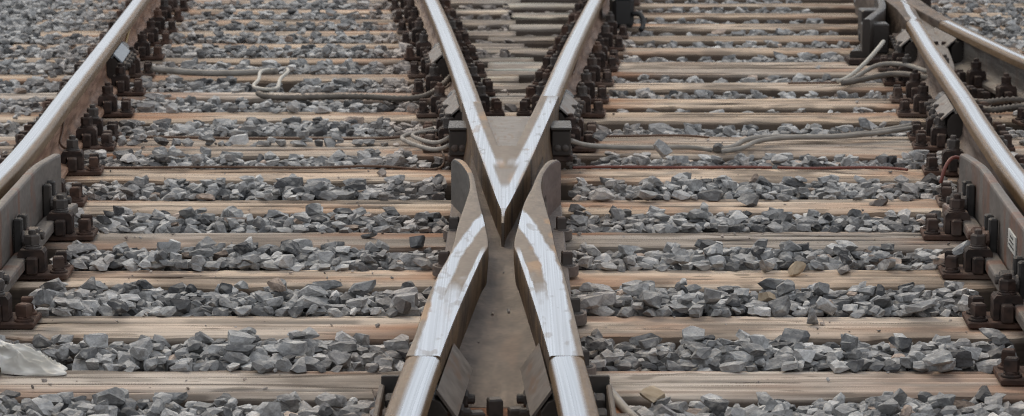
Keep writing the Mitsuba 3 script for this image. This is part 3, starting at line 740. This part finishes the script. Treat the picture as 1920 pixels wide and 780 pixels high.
joint('joint of the upper right rail with two slanted cover plates', XQ, 12.12, 12.62, -1)
joint('joint of the left outer rail under a bluish tag plate with black end', XL, 11.46, 11.92, 1, plate_mat='bright_plate', w=.036, d=.036)
joint('dark joint on the left leg of the V, farther back', cB, 11.46, 11.88, -1)

# brackets at the two joints in front
for s, X in ((-1, cA), (1, cB)):
    t = thing('joint_bracket', f'dark channel bracket with nuts outside the {"right" if s > 0 else "left"} front joint', 'bracket', 'brackets at the front joints')
    x = float(X(5.40))
    def bx(a, b, *r, **k): return bevel_box(*(sorted((x + s * a, x + s * b))), *r, **k)
    put(t, 'back_plate', bx(.040, .094, 5.56, 5.574, .034, .108, .002), 'dark_iron')
    put(t, 'side_plate', bx(.086, .098, 5.12, 5.556, .020, .092, .003), 'cover_iron')
    put(t, 'foot_plate', bx(.060, .135, 5.05, 5.555, .019, .030, .002), 'cover_iron')
    for v in (5.20, 5.33, 5.46):
        put(t, 'nut', moved(tip_over(cat_meshes([prism(16, .022, 0, .005), prism(6, .021, .005, .022, .004)]), s), x + s * .058, v, .074), 'nut_iron')

# ------------------------------------------------------------------ black terminal blocks on both sides of the crossing nose
for s in (-1, 1):
    t = thing('terminal_block', f'black terminal block with two round bolts beside the {"right" if s > 0 else "left"} side of the crossing nose', 'terminal block', 'terminal blocks beside the crossing nose')
    xa, xb = (-.212, -.146) if s < 0 else (.133, .198)
    body = put(t, 'body', bevel_box(xa, xb, 9.13, 9.30, .055, .142, .004), 'black_paint')
    put(t, 'lid', bevel_box(xa - .003, xb + .003, 9.122, 9.31, .1425, .152, .002), 'black_paint')
    for dx in (.020, .046):
        hd = trimesh.creation.icosphere(2, .0125); hd.apply_scale([1, .5, 1])
        put(t, 'bolt', moved(hd, xa + dx, 9.129, .082), 'nut_iron', True)
    put(t, 'bracket', bevel_box(xa - .004, xb + .008, 9.14, 9.40, .034, .0545, .003), 'rusty_iron')

# ------------------------------------------------------------------ cables and wires
cable_paths = []
def cable(label, pts, z, r, mat, rib=0.0, cat='cable', name='cable', sides=8):
    P3 = [(p[0], p[1], p[2] if len(p) > 2 else z) for p in pts]
    r = r * .74
    tm = tube(P3, r, sides, rib=rib)
    cable_paths.append((tm.vertices[::sides], r))
    return single(name, tm, mat, label, cat, smooth=True)
cable('grey cable lying along the sleeper in the left bay, ending at the white loop', [(-1.561, 11.83, .05), (-1.441, 11.88, .03), (-1.228, 11.86, .026), (-1.069, 11.88, .03), (-1.024, 11.85, .035)], .03, .019, 'grey_cable')
cable('white tube loop joining two grey cables in the left bay', [(-1.05, 11.80, .05), (-1.072, 11.58, .055), (-1.060, 11.35, .05), (-1.022, 11.12, .045), (-.995, 11.10, .045), (-.966, 11.30, .05), (-.962, 11.55, .055), (-.975, 11.82, .05)], .05, .0105, 'white_tube')
cable('long dark ribbed cable from the white loop to the left leg of the V', [(-1.03, 11.06, .035), (-.944, 10.96, .03), (-.775, 10.99, .028), (-.559, 10.975, .03), (-.40, 10.93, .03), (-.31, 11.06, .045), (-.235, 11.28, .09)], .04, .017, 'dark_cable', .18)
cable('thin dark cable along the rear edge of the doubled sleepers, left bay', [(-1.43, 9.92), (-1.228, 9.93), (-.991, 9.90), (-.777, 9.90), (-.543, 9.885), (-.391, 9.955)], .009, .007, 'brown_wire')
cable('outer of two pale looped cables entering the left terminal block', [(-.212, 9.18, .085), (-.250, 9.26, .06), (-.300, 9.40, .045), (-.360, 9.56, .04), (-.392, 9.70, .04), (-.362, 9.80, .04), (-.285, 9.87, .05)], .05, .011, 'grey_cable', .05)
cable('inner of two pale looped cables entering the left terminal block', [(-.212, 9.20, .11), (-.255, 9.32, .075), (-.300, 9.46, .06), (-.350, 9.62, .055), (-.340, 9.74, .05), (-.27, 9.80, .05)], .05, .010, 'grey_cable', .05)
cable('thin brown cable along the rear edge of the sixth sleeper, left bay', [(-1.39, 9.19), (-1.179, 9.195), (-.912, 9.20), (-.642, 9.193), (-.393, 9.197), (-.245, 9.18), (-.232, 9.26, .03), (-.235, 9.45, .03)], .007, .006, 'brown_wire')
cable('pale conduit leaving the right terminal block over the doubled sleepers', [(.198, 9.19, .10), (.235, 9.32, .07), (.270, 9.46, .045), (.33, 9.56, .026), (.441, 9.60, .017), (.62, 9.62, .016), (.70, 9.55, .016)], .03, .012, 'grey_cable')
cable('rear of two twisted pale conduits in the right bay on the doubled sleepers', [(.742, 9.56, .02), (.80, 9.66, .02), (.863, 9.80, .022), (1.00, 9.86, .02), (1.156, 9.87, .02), (1.319, 9.92, .03), (1.50, 10.02, .045)], .03, .0135, 'grey_cable')
cable('front of two twisted pale conduits in the right bay on the doubled sleepers', [(.735, 9.52, .016), (.814, 9.58, .02), (.868, 9.72, .02), (.978, 9.82, .022), (1.15, 9.845, .022), (1.32, 9.895, .028), (1.49, 9.985, .04)], .03, .012, 'grey_cable')
cable('thin dark wire along the rear edge of the doubled sleepers, right bay', [(.285, 9.98), (.465, 9.985), (.677, 9.975), (.72, 9.94)], .007, .006, 'brown_wire')
cable('dull red cable along the sixth sleeper in the right bay, near the crossing', [(.205, 9.17), (.389, 9.185), (.582, 9.175), (.76, 9.18), (.88, 9.17)], .010, .0065, 'red_cable')
cable('dull red cable end at the right side of the sixth sleeper', [(.90, 9.18), (1.108, 9.165), (1.24, 9.17), (1.33, 9.12)], .010, .0065, 'red_cable')
cable('red wire loop beside the tip of the right check rail', [(1.345, 8.50, .06), (1.365, 8.52, .115), (1.40, 8.55, .135), (1.428, 8.56, .115), (1.43, 8.55, .07), (1.42, 8.53, .045)], .1, .008, 'red_cable')
cable('pale grey tube rising to the far right joint', [(1.39, 11.62, .02), (1.46, 11.72, .035), (1.555, 11.83, .10), (1.625, 11.95, .155)], .06, .013, 'white_tube')
cable('second pale tube under the rising one by the far right joint', [(1.41, 11.60, .02), (1.49, 11.68, .04), (1.58, 11.74, .075), (1.66, 11.68, .085), (1.73, 11.52, .08), (1.765, 11.40, .085)], .06, .014, 'grey_cable')
cable('dark rubber sleeve hose below the pale tubes at the right', [(1.40, 11.55, .02), (1.50, 11.60, .03), (1.60, 11.60, .05), (1.69, 11.48, .06), (1.75, 11.36, .065)], .06, .017, 'dark_cable')
cable('thin wire along the sleeper leading to the pale tubes at the right', [(1.18, 11.65), (1.30, 11.66), (1.40, 11.655)], .007, .006, 'brown_wire')
cable('upper braided cable in the stones at the right edge', [(1.80, 10.72), (1.854, 10.64), (1.942, 10.71), (2.04, 10.71), (2.16, 10.74)], .05, .016, 'dark_cable', .3)
cable('lower braided cable in the stones at the right edge', [(1.79, 10.50), (1.855, 10.41), (1.931, 10.48), (2.02, 10.49), (2.12, 10.45)], .05, .016, 'dark_cable', .3)
cable('grey pipe leaving the bottom edge at the right of the crossing', [(.196, 5.78, .045), (.225, 5.66, .03), (.25, 5.55, .024), (.29, 5.42, .02)], .03, .014, 'grey_cable')
def web_wire(label, X, s, ys, zs, r, mat):
    return cable(label, [(float(X(y)) + s * (.0145 if z > .06 else .03 if z > .05 else .06), y, z) for y, z in zip(ys, zs)], 0, r, mat)
web_wire('thin dark wire clipped down the web of the left outer rail', XL, 1, [9.6, 9.5, 9.42, 9.35, 9.28], [.145, .13, .09, .07, .05], .006, 'brown_wire')
web_wire('ochre wire hanging on the left outer rail behind the black joint', XL, 1, [12.9, 12.7, 12.5, 12.35, 12.25], [.145, .12, .09, .07, .065], .007, 'yellow_wire')
web_wire('thin wire clipped to the brown web of the right leg of the V', cA, 1, [12.3, 12.0, 11.7, 11.35, 11.2], [.148, .13, .10, .085, .10], .006, 'brown_wire')
# dark boxes at the top edge
t = thing('point_box', 'black box with rounded lid beside the right leg of the V at the top edge', 'box')
xx = float(cA(14.2))
put(t, 'body', bevel_box(xx + .06, xx + .17, 13.95, 14.4, .02, .18, .02), 'black_rubber')
put(t, 'lid', bevel_box(xx + .055, xx + .175, 13.93, 14.42, .181, .20, .009), 'black_rubber')
put(t, 'hook', tube([(xx + .165, 13.96, .09), (xx + .20, 13.94, .09), (xx + .215, 13.90, .05), (xx + .20, 13.86, .02)], .013, 10), 'black_rubber', True)
t = thing('point_box', 'dark brown box behind the second crossing at the top right', 'box')
put(t, 'body', bevel_box(2.03, 2.26, 14.75, 15.1, -.02, .17, .01), 'rusty_iron')
put(t, 'lid', bevel_box(2.02, 2.27, 14.74, 15.11, .171, .19, .005), 'rusty_iron')

# ------------------------------------------------------------------ crumpled white plastic sheet, bottom left
br_, bt_ = np.meshgrid(np.linspace(0.0, 1, 40), np.linspace(0, 2 * np.pi, 120, endpoint=False), indexing='ij')
ct, st2 = np.cos(bt_), np.sin(bt_)
Ro = 1 + .22 * (meshkit.noise(np.stack([ct * 1.7 + 5, st2 * 1.7, ct * 0], -1), 3) - .5) + .10 * (meshkit.noise(np.stack([ct * 5 + 5, st2 * 5, ct * 0], -1), 4) - .5)
bu, bv = br_ * Ro * ct, br_ * Ro * st2
warp = meshkit.fbm(np.stack([bu * 1.6, bv * 1.6, bu * 0 + 4], -1), 3, 3) - .5
fold1 = 1 - np.abs(meshkit.noise(np.stack([bu * 1.3 + warp * 2, bv * 3.6 + bu * 1.2 + warp * 3, bu * 0], -1), 5) - .5) * 2
fold2 = 1 - np.abs(meshkit.noise(np.stack([bu * 4 + warp * 3, bv * 6 - bu * 2, bu * 0 + 2], -1), 7) - .5) * 2
env = np.clip(1 - br_ ** 3, 0, 1)
zb = .004 + env * (.038 - .018 * bu + .040 * (fold1 - .35) + .016 * (fold2 - .5)) * (1 - .25 * (bu > .6) * (bu - .6))
BV = np.stack([-1.175 + .165 * bu + .01 * warp, 6.135 - .06 * bu + .070 * bv, np.maximum(zb * .9, .003)], -1)
n1, m1 = bu.shape
i, j = np.meshgrid(np.arange(n1 - 1), np.arange(m1), indexing='ij')
qb = np.stack([i * m1 + j, (i + 1) * m1 + j, (i + 1) * m1 + (j + 1) % m1, i * m1 + (j + 1) % m1], -1).reshape(-1, 4)
lower = BV.reshape(-1, 3).copy(); lower[:, 2] = np.maximum(lower[:, 2] - .004, .0)
nb = len(lower)
rim = np.arange(m1) + (n1 - 1) * m1
tri_b = [qb[:, [0, 1, 2]], qb[:, [0, 2, 3]], qb[:, [0, 2, 1]] + nb, qb[:, [0, 3, 2]] + nb, np.stack([rim, rim + nb, np.roll(rim, -1) + nb], 1), np.stack([rim, np.roll(rim, -1) + nb, np.roll(rim, -1)], 1)]
bag = trimesh.Trimesh(np.vstack([BV.reshape(-1, 3), lower]), np.vstack(tri_b), process=False)
single('plastic_sheet', bag, 'plastic_film', 'crumpled white plastic sheet lying on stones at the bottom left', 'plastic sheet', smooth=38)

# ------------------------------------------------------------------ ballast: crushed stones dropped one by one on a height map
rs = np.random.default_rng(21)
CELL, G = .005, 24
X0, Y0, NX, NY = -3.35, 5.0, int(6.7 / CELL), int(11.6 / CELL)
cxs, cys = X0 + (np.arange(NX) + .5) * CELL, Y0 + (np.arange(NY) + .5) * CELL
Hm = np.full((NX, NY), -.115, np.float32)
for (x0, x1, y0, y1) in timbers:
    a, b = np.searchsorted(cxs, [x0, x1]); c, d = np.searchsorted(cys, [y0, y1])
    Hm[a:b, c:d] = 0.0
XX, YY = np.meshgrid(cxs, cys, indexing='ij')
def over(mask, h): Hm[mask] = np.maximum(Hm[mask], h)
yl_ = YY
for X, w, lo, hi in ((XL, .073, 0, 99), (XR, .073, 0, 12.56), (cA, .073, 0, 5.4), (cB, .073, 0, 5.4), (cB, .073, 9.5, 99), (cA, .073, 9.5, 99), (XQ, .073, 0, 12.6)):
    line = X(np.clip(cys, 3.8, 17.9))
    over((np.abs(XX - line[None]) < w) & (YY > lo) & (YY < hi), .5)
fl = np.interp(cys, [5.2, 5.9, 6.6, 7.6, 8.3, 9.0, 9.45], [-.225, -.212, -.175, -.150, -.195, -.215, -.215])
fr = np.interp(cys, [5.2, 5.9, 6.6, 7.6, 8.3, 9.0, 9.45], [.180, .165, .130, .112, .160, .200, .200])
over((XX > fl[None]) & (XX < fr[None]) & (YY > 5.2) & (YY < 9.45), .5)
over((XX > -.187) & (XX < .152) & (YY > 5.95) & (YY < 9.36), .034)
for off, s in ((offL, 1), (offR, -1)):
    line = np.array([off(v) for v in cys]) + s * .05
    over((np.abs(XX - line[None]) < .06) & (YY < 8.25), .5)
over((XX > 1.7) & (XX < 2.12) & (YY > 12.5), .5)
for (x, y, hx, hy) in occupied: over((np.abs(XX - x) < hx + .005) & (np.abs(YY - y) < hy), .3)
for pth, r in cable_paths:
    for p_ in pth:
        a, b, h = int((p_[0] - X0) / CELL), int((p_[1] - Y0) / CELL), int((r + .010) / CELL) + 1
        if 5 < a < NX - 5 and 5 < b < NY - 5: Hm[a - h:a + h + 1, b - h:b + h + 1] = np.maximum(Hm[a - h:a + h + 1, b - h:b + h + 1], p_[2] + r + .03)
over((XX > -1.31) & (XX < -1.01) & (YY > 5.98) & (YY < 6.25), .3)

def stone_shape(r, size):
    ax = np.array([1, r.uniform(.58, .92), r.uniform(.34, .68)])
    n = r.normal(size=(r.integers(7, 13), 3)); n /= np.linalg.norm(n, axis=1, keepdims=True)
    d = r.uniform(.62, .95, len(n))
    n = np.vstack([n, np.eye(3), -np.eye(3)]); d = np.r_[d, np.full(6, 1.0)]
    pts = HalfspaceIntersection(np.c_[n, -d], np.zeros(3)).intersections * ax
    # rest mostly on a broad side
    A_ = trimesh.transformations.euler_matrix(r.normal(0, .24), r.normal(0, .24), r.uniform(0, 2 * np.pi))[:3, :3] if r.random() < .84 else trimesh.transformations.random_rotation_matrix(r.random(3))[:3, :3]
    pts = pts @ A_.T
    ext = pts.max(0) - pts.min(0)
    pts *= size / max(ext[:2].max(), .8 * ext[2])
    pts -= (pts.max(0) + pts.min(0)) / 2
    hull = ConvexHull(pts)
    m = trimesh.convex.convex_hull(pts)
    g = (np.arange(G) + .5 - G / 2) * CELL
    gx_, gy_ = np.meshgrid(g, g, indexing='ij')
    e = hull.equations
    top, bot, ok = np.full((G, G), 9.0), np.full((G, G), -9.0), np.ones((G, G), bool)
    for a, b, c, dd in e:
        val = dd + a * gx_ + b * gy_
        if c > 1e-6: top = np.minimum(top, -val / c)
        elif c < -1e-6: bot = np.maximum(bot, -val / c)
        else: ok &= val <= 0
    ok &= top > bot
    return m, np.where(ok, top, -9).astype(np.float32), np.where(ok, bot, 9).astype(np.float32)

NS = 220
sizes = np.sort(np.exp(rs.normal(math.log(.060), .36, NS)).clip(.024, .104))[::-1]
shapes = [stone_shape(rs, s) for s in sizes]
tops, bots = np.stack([s[1] for s in shapes]), np.stack([s[2] for s in shapes])
tmax = np.array([t.max() for t in tops])
allowed_y = np.zeros(NY)
# how high the stones may reach: above the timber at its rear edge, below it at the next timber's front face
def crib_target(ts):
    out = np.full(NY, -.01)
    for k, yv in enumerate(cys):
        prev = max([b for a, b in ts if b <= yv], default=4.0)
        nxt = min([a for a, b in ts if a >= yv], default=17.0)
        t_ = np.clip((yv - prev) / max(nxt - prev, .05), 0, 1) if nxt > prev else 0
        inside = any(a < yv < b for a, b in ts)
        out[k] = -.06 if inside else (float(np.interp(t_, [0, .3, .7, 1], [.000, .005, -.005, -.038])) if nxt - prev > .12 else -.02)
        if inside:
            bb = min(b for a, b in ts if a < yv < b)
            out[k] = .006 if bb - yv < .018 else -.06
    return out
tl, tr = crib_target(full + left), crib_target(full + right)
low = (meshkit.fbm(np.stack([XX[::10, ::10] * 3.5, YY[::10, ::10] * 3.5, XX[::10, ::10] * 0], -1), 3, 5) - .5)
low = np.kron(low, np.ones((10, 10)))[:NX, :NY]
Tg = np.where(XX < 0, tl[None], tr[None]) + .045 * low
Tg = np.where((XX > 0) & (YY > 9.75), Tg - .022, Tg)
Tg = np.where((XX > 0) & (YY < 9.3), Tg + .008, Tg)
legs = (XX > XB(np.clip(cys, 4, 17.9))[None]) & (XX < XA(np.clip(cys, 4, 17.9))[None]) & (YY > 9.4)
Tg = np.where(legs, Tg - .024, Tg)
bayL = (XX < XB(np.clip(cys, 4, 17.9))[None] - .1) & (YY > 9.9)
Tg = np.where(bayL, np.maximum(Tg + .002, -.024 + .05 * low), Tg)
nearL = (XX < 0) & (YY < 9.9)
Tg = np.where(nearL, Tg + .008, Tg)
outer = (XX < XL(np.clip(cys, 4, 17.9))[None] - .07)
Tg = np.where(outer, np.maximum(Tg, -.018 + .05 * low), Tg)
outr = (XX > XR(np.clip(cys, 4, 17.9))[None] + .07)
Tg = np.where(outr, np.maximum(Tg, -.006 + .05 * low), Tg)
on_timber = np.zeros(NY, bool)
for a_, b_ in full: on_timber |= (cys > a_ - .01) & (cys < b_ + .01)
flank = (XX > -.26) & (XX < .23) & (YY > 5.6) & (YY < 9.2) & ~on_timber[None]
Tg = np.where(flank, np.maximum(Tg, -.006 + .04 * low), Tg)
Tg = Tg.astype(np.float32)
OWN = np.full((NX, NY), -1, np.int32)
placed = []                                        # (template, x, y, z)
gi = np.arange(G)
def drop(num_rounds, tmpl_lo, tmpl_hi, slack, pitch=.118):
    for _ in range(num_rounds):
        ox, oy = rs.uniform(0, pitch, 2)
        px = np.arange(X0 + .07 + ox, X0 + NX * CELL - .08, pitch); py = np.arange(Y0 + .07 + oy, Y0 + NY * CELL - .08, pitch)
        ci, cj = np.meshgrid(((px - X0) / CELL).astype(int), ((py - Y0) / CELL).astype(int), indexing='ij')
        ci, cj = ci.ravel(), cj.ravel()
        keep = np.abs(cxs[ci]) < .192 * cys[cj] + .45
        ci, cj = ci[keep], cj[keep]
        room = Hm[ci, cj] < Tg[ci, cj] + slack - .012
        ci, cj = ci[room], cj[room]
        if not len(ci): continue
        k = rs.integers(tmpl_lo, tmpl_hi, len(ci))
        I = (ci[:, None] - G // 2 + gi)[:, :, None]; J = (cj[:, None] - G // 2 + gi)[:, None, :]
        H = Hm[I, J]
        z = (H - bots[k]).max((1, 2)) - .004
        # lean on the local ground: let the stone sink a little where only one corner touches
        ok = z + tmax[k] * .75 < Tg[ci, cj] + slack
        if not ok.any(): continue
        ci, cj, k, z, I, J, H = ci[ok], cj[ok], k[ok], z[ok], I[ok], J[ok], H[ok]
        tp = tops[k] + z[:, None, None]
        up = tp > H
        ids = len(placed) + np.arange(len(k))
        Hm[I, J] = np.where(up, tp, H)
        OWN[I, J] = np.where(up, ids[:, None, None], OWN[I, J])
        placed.extend(zip(k, cxs[ci] - CELL / 2, cys[cj] - CELL / 2, z))
drop(28, 0, 110, .0)
drop(44, 40, 180, .003)
drop(46, 90, NS, .006)
drop(5, 20, NS, .030)
PL = np.array(placed)
npl = len(PL)
print('stones', npl)

tone = np.clip(rs.normal(.48, .28, npl), .02, 1.0)
brown = (rs.random(npl) < .022)
px, py = PL[:, 1], PL[:, 2]
drail = np.min([np.abs(px - XL(py)), np.abs(px - XA(py)), np.abs(px - XB(py)), np.abs(px - XR(py))], axis=0)
rust = np.clip(1.0 - drail / .42, 0, 1) * rs.uniform(.1, .75, npl)
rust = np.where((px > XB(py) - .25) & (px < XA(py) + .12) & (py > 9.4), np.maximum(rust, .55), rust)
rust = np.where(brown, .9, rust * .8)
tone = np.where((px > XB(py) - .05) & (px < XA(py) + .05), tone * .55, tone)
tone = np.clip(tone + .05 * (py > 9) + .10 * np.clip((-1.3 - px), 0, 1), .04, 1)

# the 260 or so that show largest in the picture become things of their own
cnt = np.bincount(OWN[OWN >= 0], minlength=npl) * CELL ** 2
cen = np.abs(px) < .182 * py - .012
show = np.where(cen & (py > 5.67), cnt / py ** 2.6, 0)
NAMED = 285
pick = np.argsort(-show)[:NAMED]
picked = np.zeros(npl, bool); picked[pick] = True

def stone_arrays(idx):
    V, F, UV, at = [], [], [], 0
    byk = {}
    for i_ in idx: byk.setdefault(int(PL[i_, 0]), []).append(i_)
    for k, lst in byk.items():
        m = shapes[k][0]; lst = np.array(lst)
        v = m.vertices[None] + PL[lst][:, None, 1:4]
        n = len(m.vertices)
        f = m.faces[None] + (at + np.arange(len(lst)) * n)[:, None, None]
        V.append(v.reshape(-1, 3)); F.append(f.reshape(-1, 3))
        UV.append(np.concatenate([stone_uv(m.vertices, tone[q_], rust[q_]) for q_ in lst])); at += n * len(lst)
    return np.vstack(V), np.vstack(F), np.vstack(UV)
v, f, uv = stone_arrays(np.nonzero(~picked)[0])
# chips and grit lying on the timbers, the base plates and the floor of the crossing
cv_, cf_, cu_, at_ = [v], [f], [uv], len(v)
for q_ in range(800):
    y = rs.uniform(5.6, 11.5); x = rs.uniform(-.185, .185) * y
    a, b = int((x - X0) / CELL), int((y - Y0) / CELL)
    if not (0 < a < NX and 0 < b < NY): continue
    h_ = Hm[a, b]
    on_trough = XA(y) + .002 < x < XB(y) - .002 and 5.7 < y < 6.9
    if on_trough: h_ = .060 + .044 * min(max((y - 5.75) / 1.3, 0), 1) + .002
    elif h_ > .004 or h_ < -.002: continue
    m = shapes[rs.integers(60, NS)][0]
    sc_ = rs.uniform(.06, .30) * rs.uniform(.5, 1) if not on_trough else rs.uniform(.05, .14)
    vv = m.vertices * sc_
    vv = vv + [x, y, h_ - vv[:, 2].min() - .001]
    cv_.append(vv); cf_.append(m.faces + at_); cu_.append(stone_uv(vv, rs.uniform(.1, .8), rs.uniform(0, .8))); at_ += len(vv)
v, f, uv = np.vstack(cv_), np.vstack(cf_), np.vstack(cu_)
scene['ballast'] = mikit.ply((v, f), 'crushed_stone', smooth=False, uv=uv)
labels['ballast'] = {'label': 'grey crushed stone ballast filling the space between sleepers and rails', 'category': 'ballast', 'kind': 'stuff'}

def crib_words(y):
    fs = [(a, b) for a, b in full][1:]
    k = sum(1 for a, b in fs if b - .06 < y)
    if k == 0: return 'in the gap before the first sleeper'
    lo, hi = fs[k - 1][1], fs[min(k, len(fs) - 1)][0]
    t_ = (y - lo) / max(hi - lo, .05)
    return f'{"near edge of" if t_ < .3 else "far edge of" if t_ > .72 else "middle of"} gap behind {ORD[k - 1]} sleeper'
def side_words(x, y):
    if x < XL(y): return 'outside the left rail'
    if x > XR(y): return 'outside the right rail'
    if x < 0:
        t_ = (x - XL(y)) / (-.2 - XL(y)); w = 'left bay'
    else:
        t_ = (XR(y) - x) / (XR(y) - .2); w = 'right bay'
    return w + (' by the check rail' if t_ < .36 else ' centre' if t_ < .68 else ' by the crossing')
for i_ in pick:
    k = int(PL[i_, 0]); x, y, z = PL[i_, 1:4]
    w = 'rust-tinted' if rust[i_] > .42 else 'dark' if tone[i_] < .36 else 'mid-grey' if tone[i_] < .58 else 'pale'
    sz = 'large' if sizes[k] > .066 else 'small' if sizes[k] < .045 else 'medium'
    m = shapes[k][0]
    where_ = f'{side_words(x, y)}, {crib_words(y)}'
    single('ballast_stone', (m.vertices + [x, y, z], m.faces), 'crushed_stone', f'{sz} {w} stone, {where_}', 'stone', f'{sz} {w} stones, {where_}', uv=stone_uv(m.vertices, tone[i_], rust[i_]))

# stones lying loose on the timbers and a few that stand out by colour
def lone(x, y, size, label, mat='crushed_stone', tn=.5, rst=0.0, tall=1.0, seed=0):
    r = np.random.default_rng(seed + 900)
    m, tp, bt = stone_shape(r, size)
    if tall != 1.0:
        vv = m.vertices.copy(); vv[:, 2] *= tall; vv[:, :2] *= (1 - .75 * ((vv[:, 2:] - vv[:, 2].min()) / np.ptp(vv[:, 2])) ** 1.2)
        m = trimesh.convex.convex_hull(vv)
    a, b = int((x - X0) / CELL), int((y - Y0) / CELL)
    H = Hm[a - G // 2:a - G // 2 + G, b - G // 2:b - G // 2 + G]
    z = np.minimum(H, .05) if tall == 1.0 else H * 0
    z = (z - bt).max() - .003 if tall == 1.0 else -m.vertices[:, 2].min() - .002
    single('loose_stone', (m.vertices + [x, y, z], m.faces), mat, label, 'stone', uv=stone_uv(m.vertices, tn, rst))
for k, a in enumerate([
    (.737, 6.60, .050, 'pointed grey stone standing upright on the second sleeper, right bay', 'crushed_stone', .42, 0, 1.75),
    (.346, 6.725, .062, 'flat dark stone on the rear edge of the second sleeper, close to the crossing', 'crushed_stone', .3),
    (.501, 6.735, .060, 'flat grey stone on the rear edge of the second sleeper, further right', 'crushed_stone', .36),
    (.647, 6.83, .058, 'light tan stone among grey ones behind the second sleeper, right bay', 'tan_stone'),
    (.770, 7.275, .050, 'orange-tan stone on the third sleeper, right bay', 'tan_stone'),
    (.690, 7.30, .046, 'small upright grey stone beside the orange one on the third sleeper', 'crushed_stone', .42, .1),
    (.960, 6.06, .082, 'large grey stone on the rear part of the nearest sleeper, right bay', 'crushed_stone', .5),
    (1.020, 6.71, .085, 'large pale stone on the rear edge of the second sleeper, far right', 'crushed_stone', .58),
    (-1.147, 6.59, .078, 'dark pyramid stone on the second sleeper at the left', 'crushed_stone', .26),
    (-.436, 9.05, .040, 'small brownish stone on the sixth sleeper, left bay', 'crushed_stone', .42, .5),
    (-1.132, 9.17, .060, 'grey stone on the rear edge of the sixth sleeper, left bay', 'crushed_stone', .5),
    (.424, 8.51, .075, 'large pale stone on the rear edge of the fifth sleeper, right bay', 'crushed_stone', .6),
    (.735, 8.43, .072, 'dark stone lying on the middle of the fifth sleeper, right bay', 'crushed_stone', .2),
    (1.144, 8.44, .060, 'dark brown stone lying on the right part of the fifth sleeper', 'crushed_stone', .16, .5),
    (-.415, 7.84, .050, 'small flat dark stone on the fourth sleeper, left bay', 'crushed_stone', .24),
    (.512, 9.20, .070, 'large pale stone on the sixth sleeper, right bay', 'crushed_stone', .56),
    (.729, 9.62, .060, 'dark stone on the front timber of the doubled pair, right bay', 'crushed_stone', .28),
    (1.277, 9.84, .050, 'dark stone leaning on the pale conduits, right bay', 'crushed_stone', .25),
    (.31, 9.57, .055, 'dark stone on the pale conduit near the right terminal block', 'crushed_stone', .2, .2),
    (-.27, 7.70, .060, 'dark bluish stone on the fourth sleeper close to the crossing', 'crushed_stone', .2),
    (.288, 8.55, .080, 'large flat pale stone on the fifth sleeper near the crossing', 'crushed_stone', .6, .2),
    (1.213, 7.30, .060, 'grey stone on the third sleeper below the right check rail', 'crushed_stone', .55),
    (.90, 7.30, .062, 'greenish grey stone on the rear edge of the third sleeper', 'crushed_stone', .35, .3),
    (-.60, 6.86, .055, 'rust-coloured stone behind the second sleeper, left bay', 'crushed_stone', .5, .95),
    (.30, 5.72, .066, 'brown stone in front of the nearest sleeper by the grey pipe', 'tan_stone'),
    (-2.05, 11.35, .06, 'brown flat stone outside the left rail', 'crushed_stone', .4, .9),
    ]):
    lone(*a, seed=k)
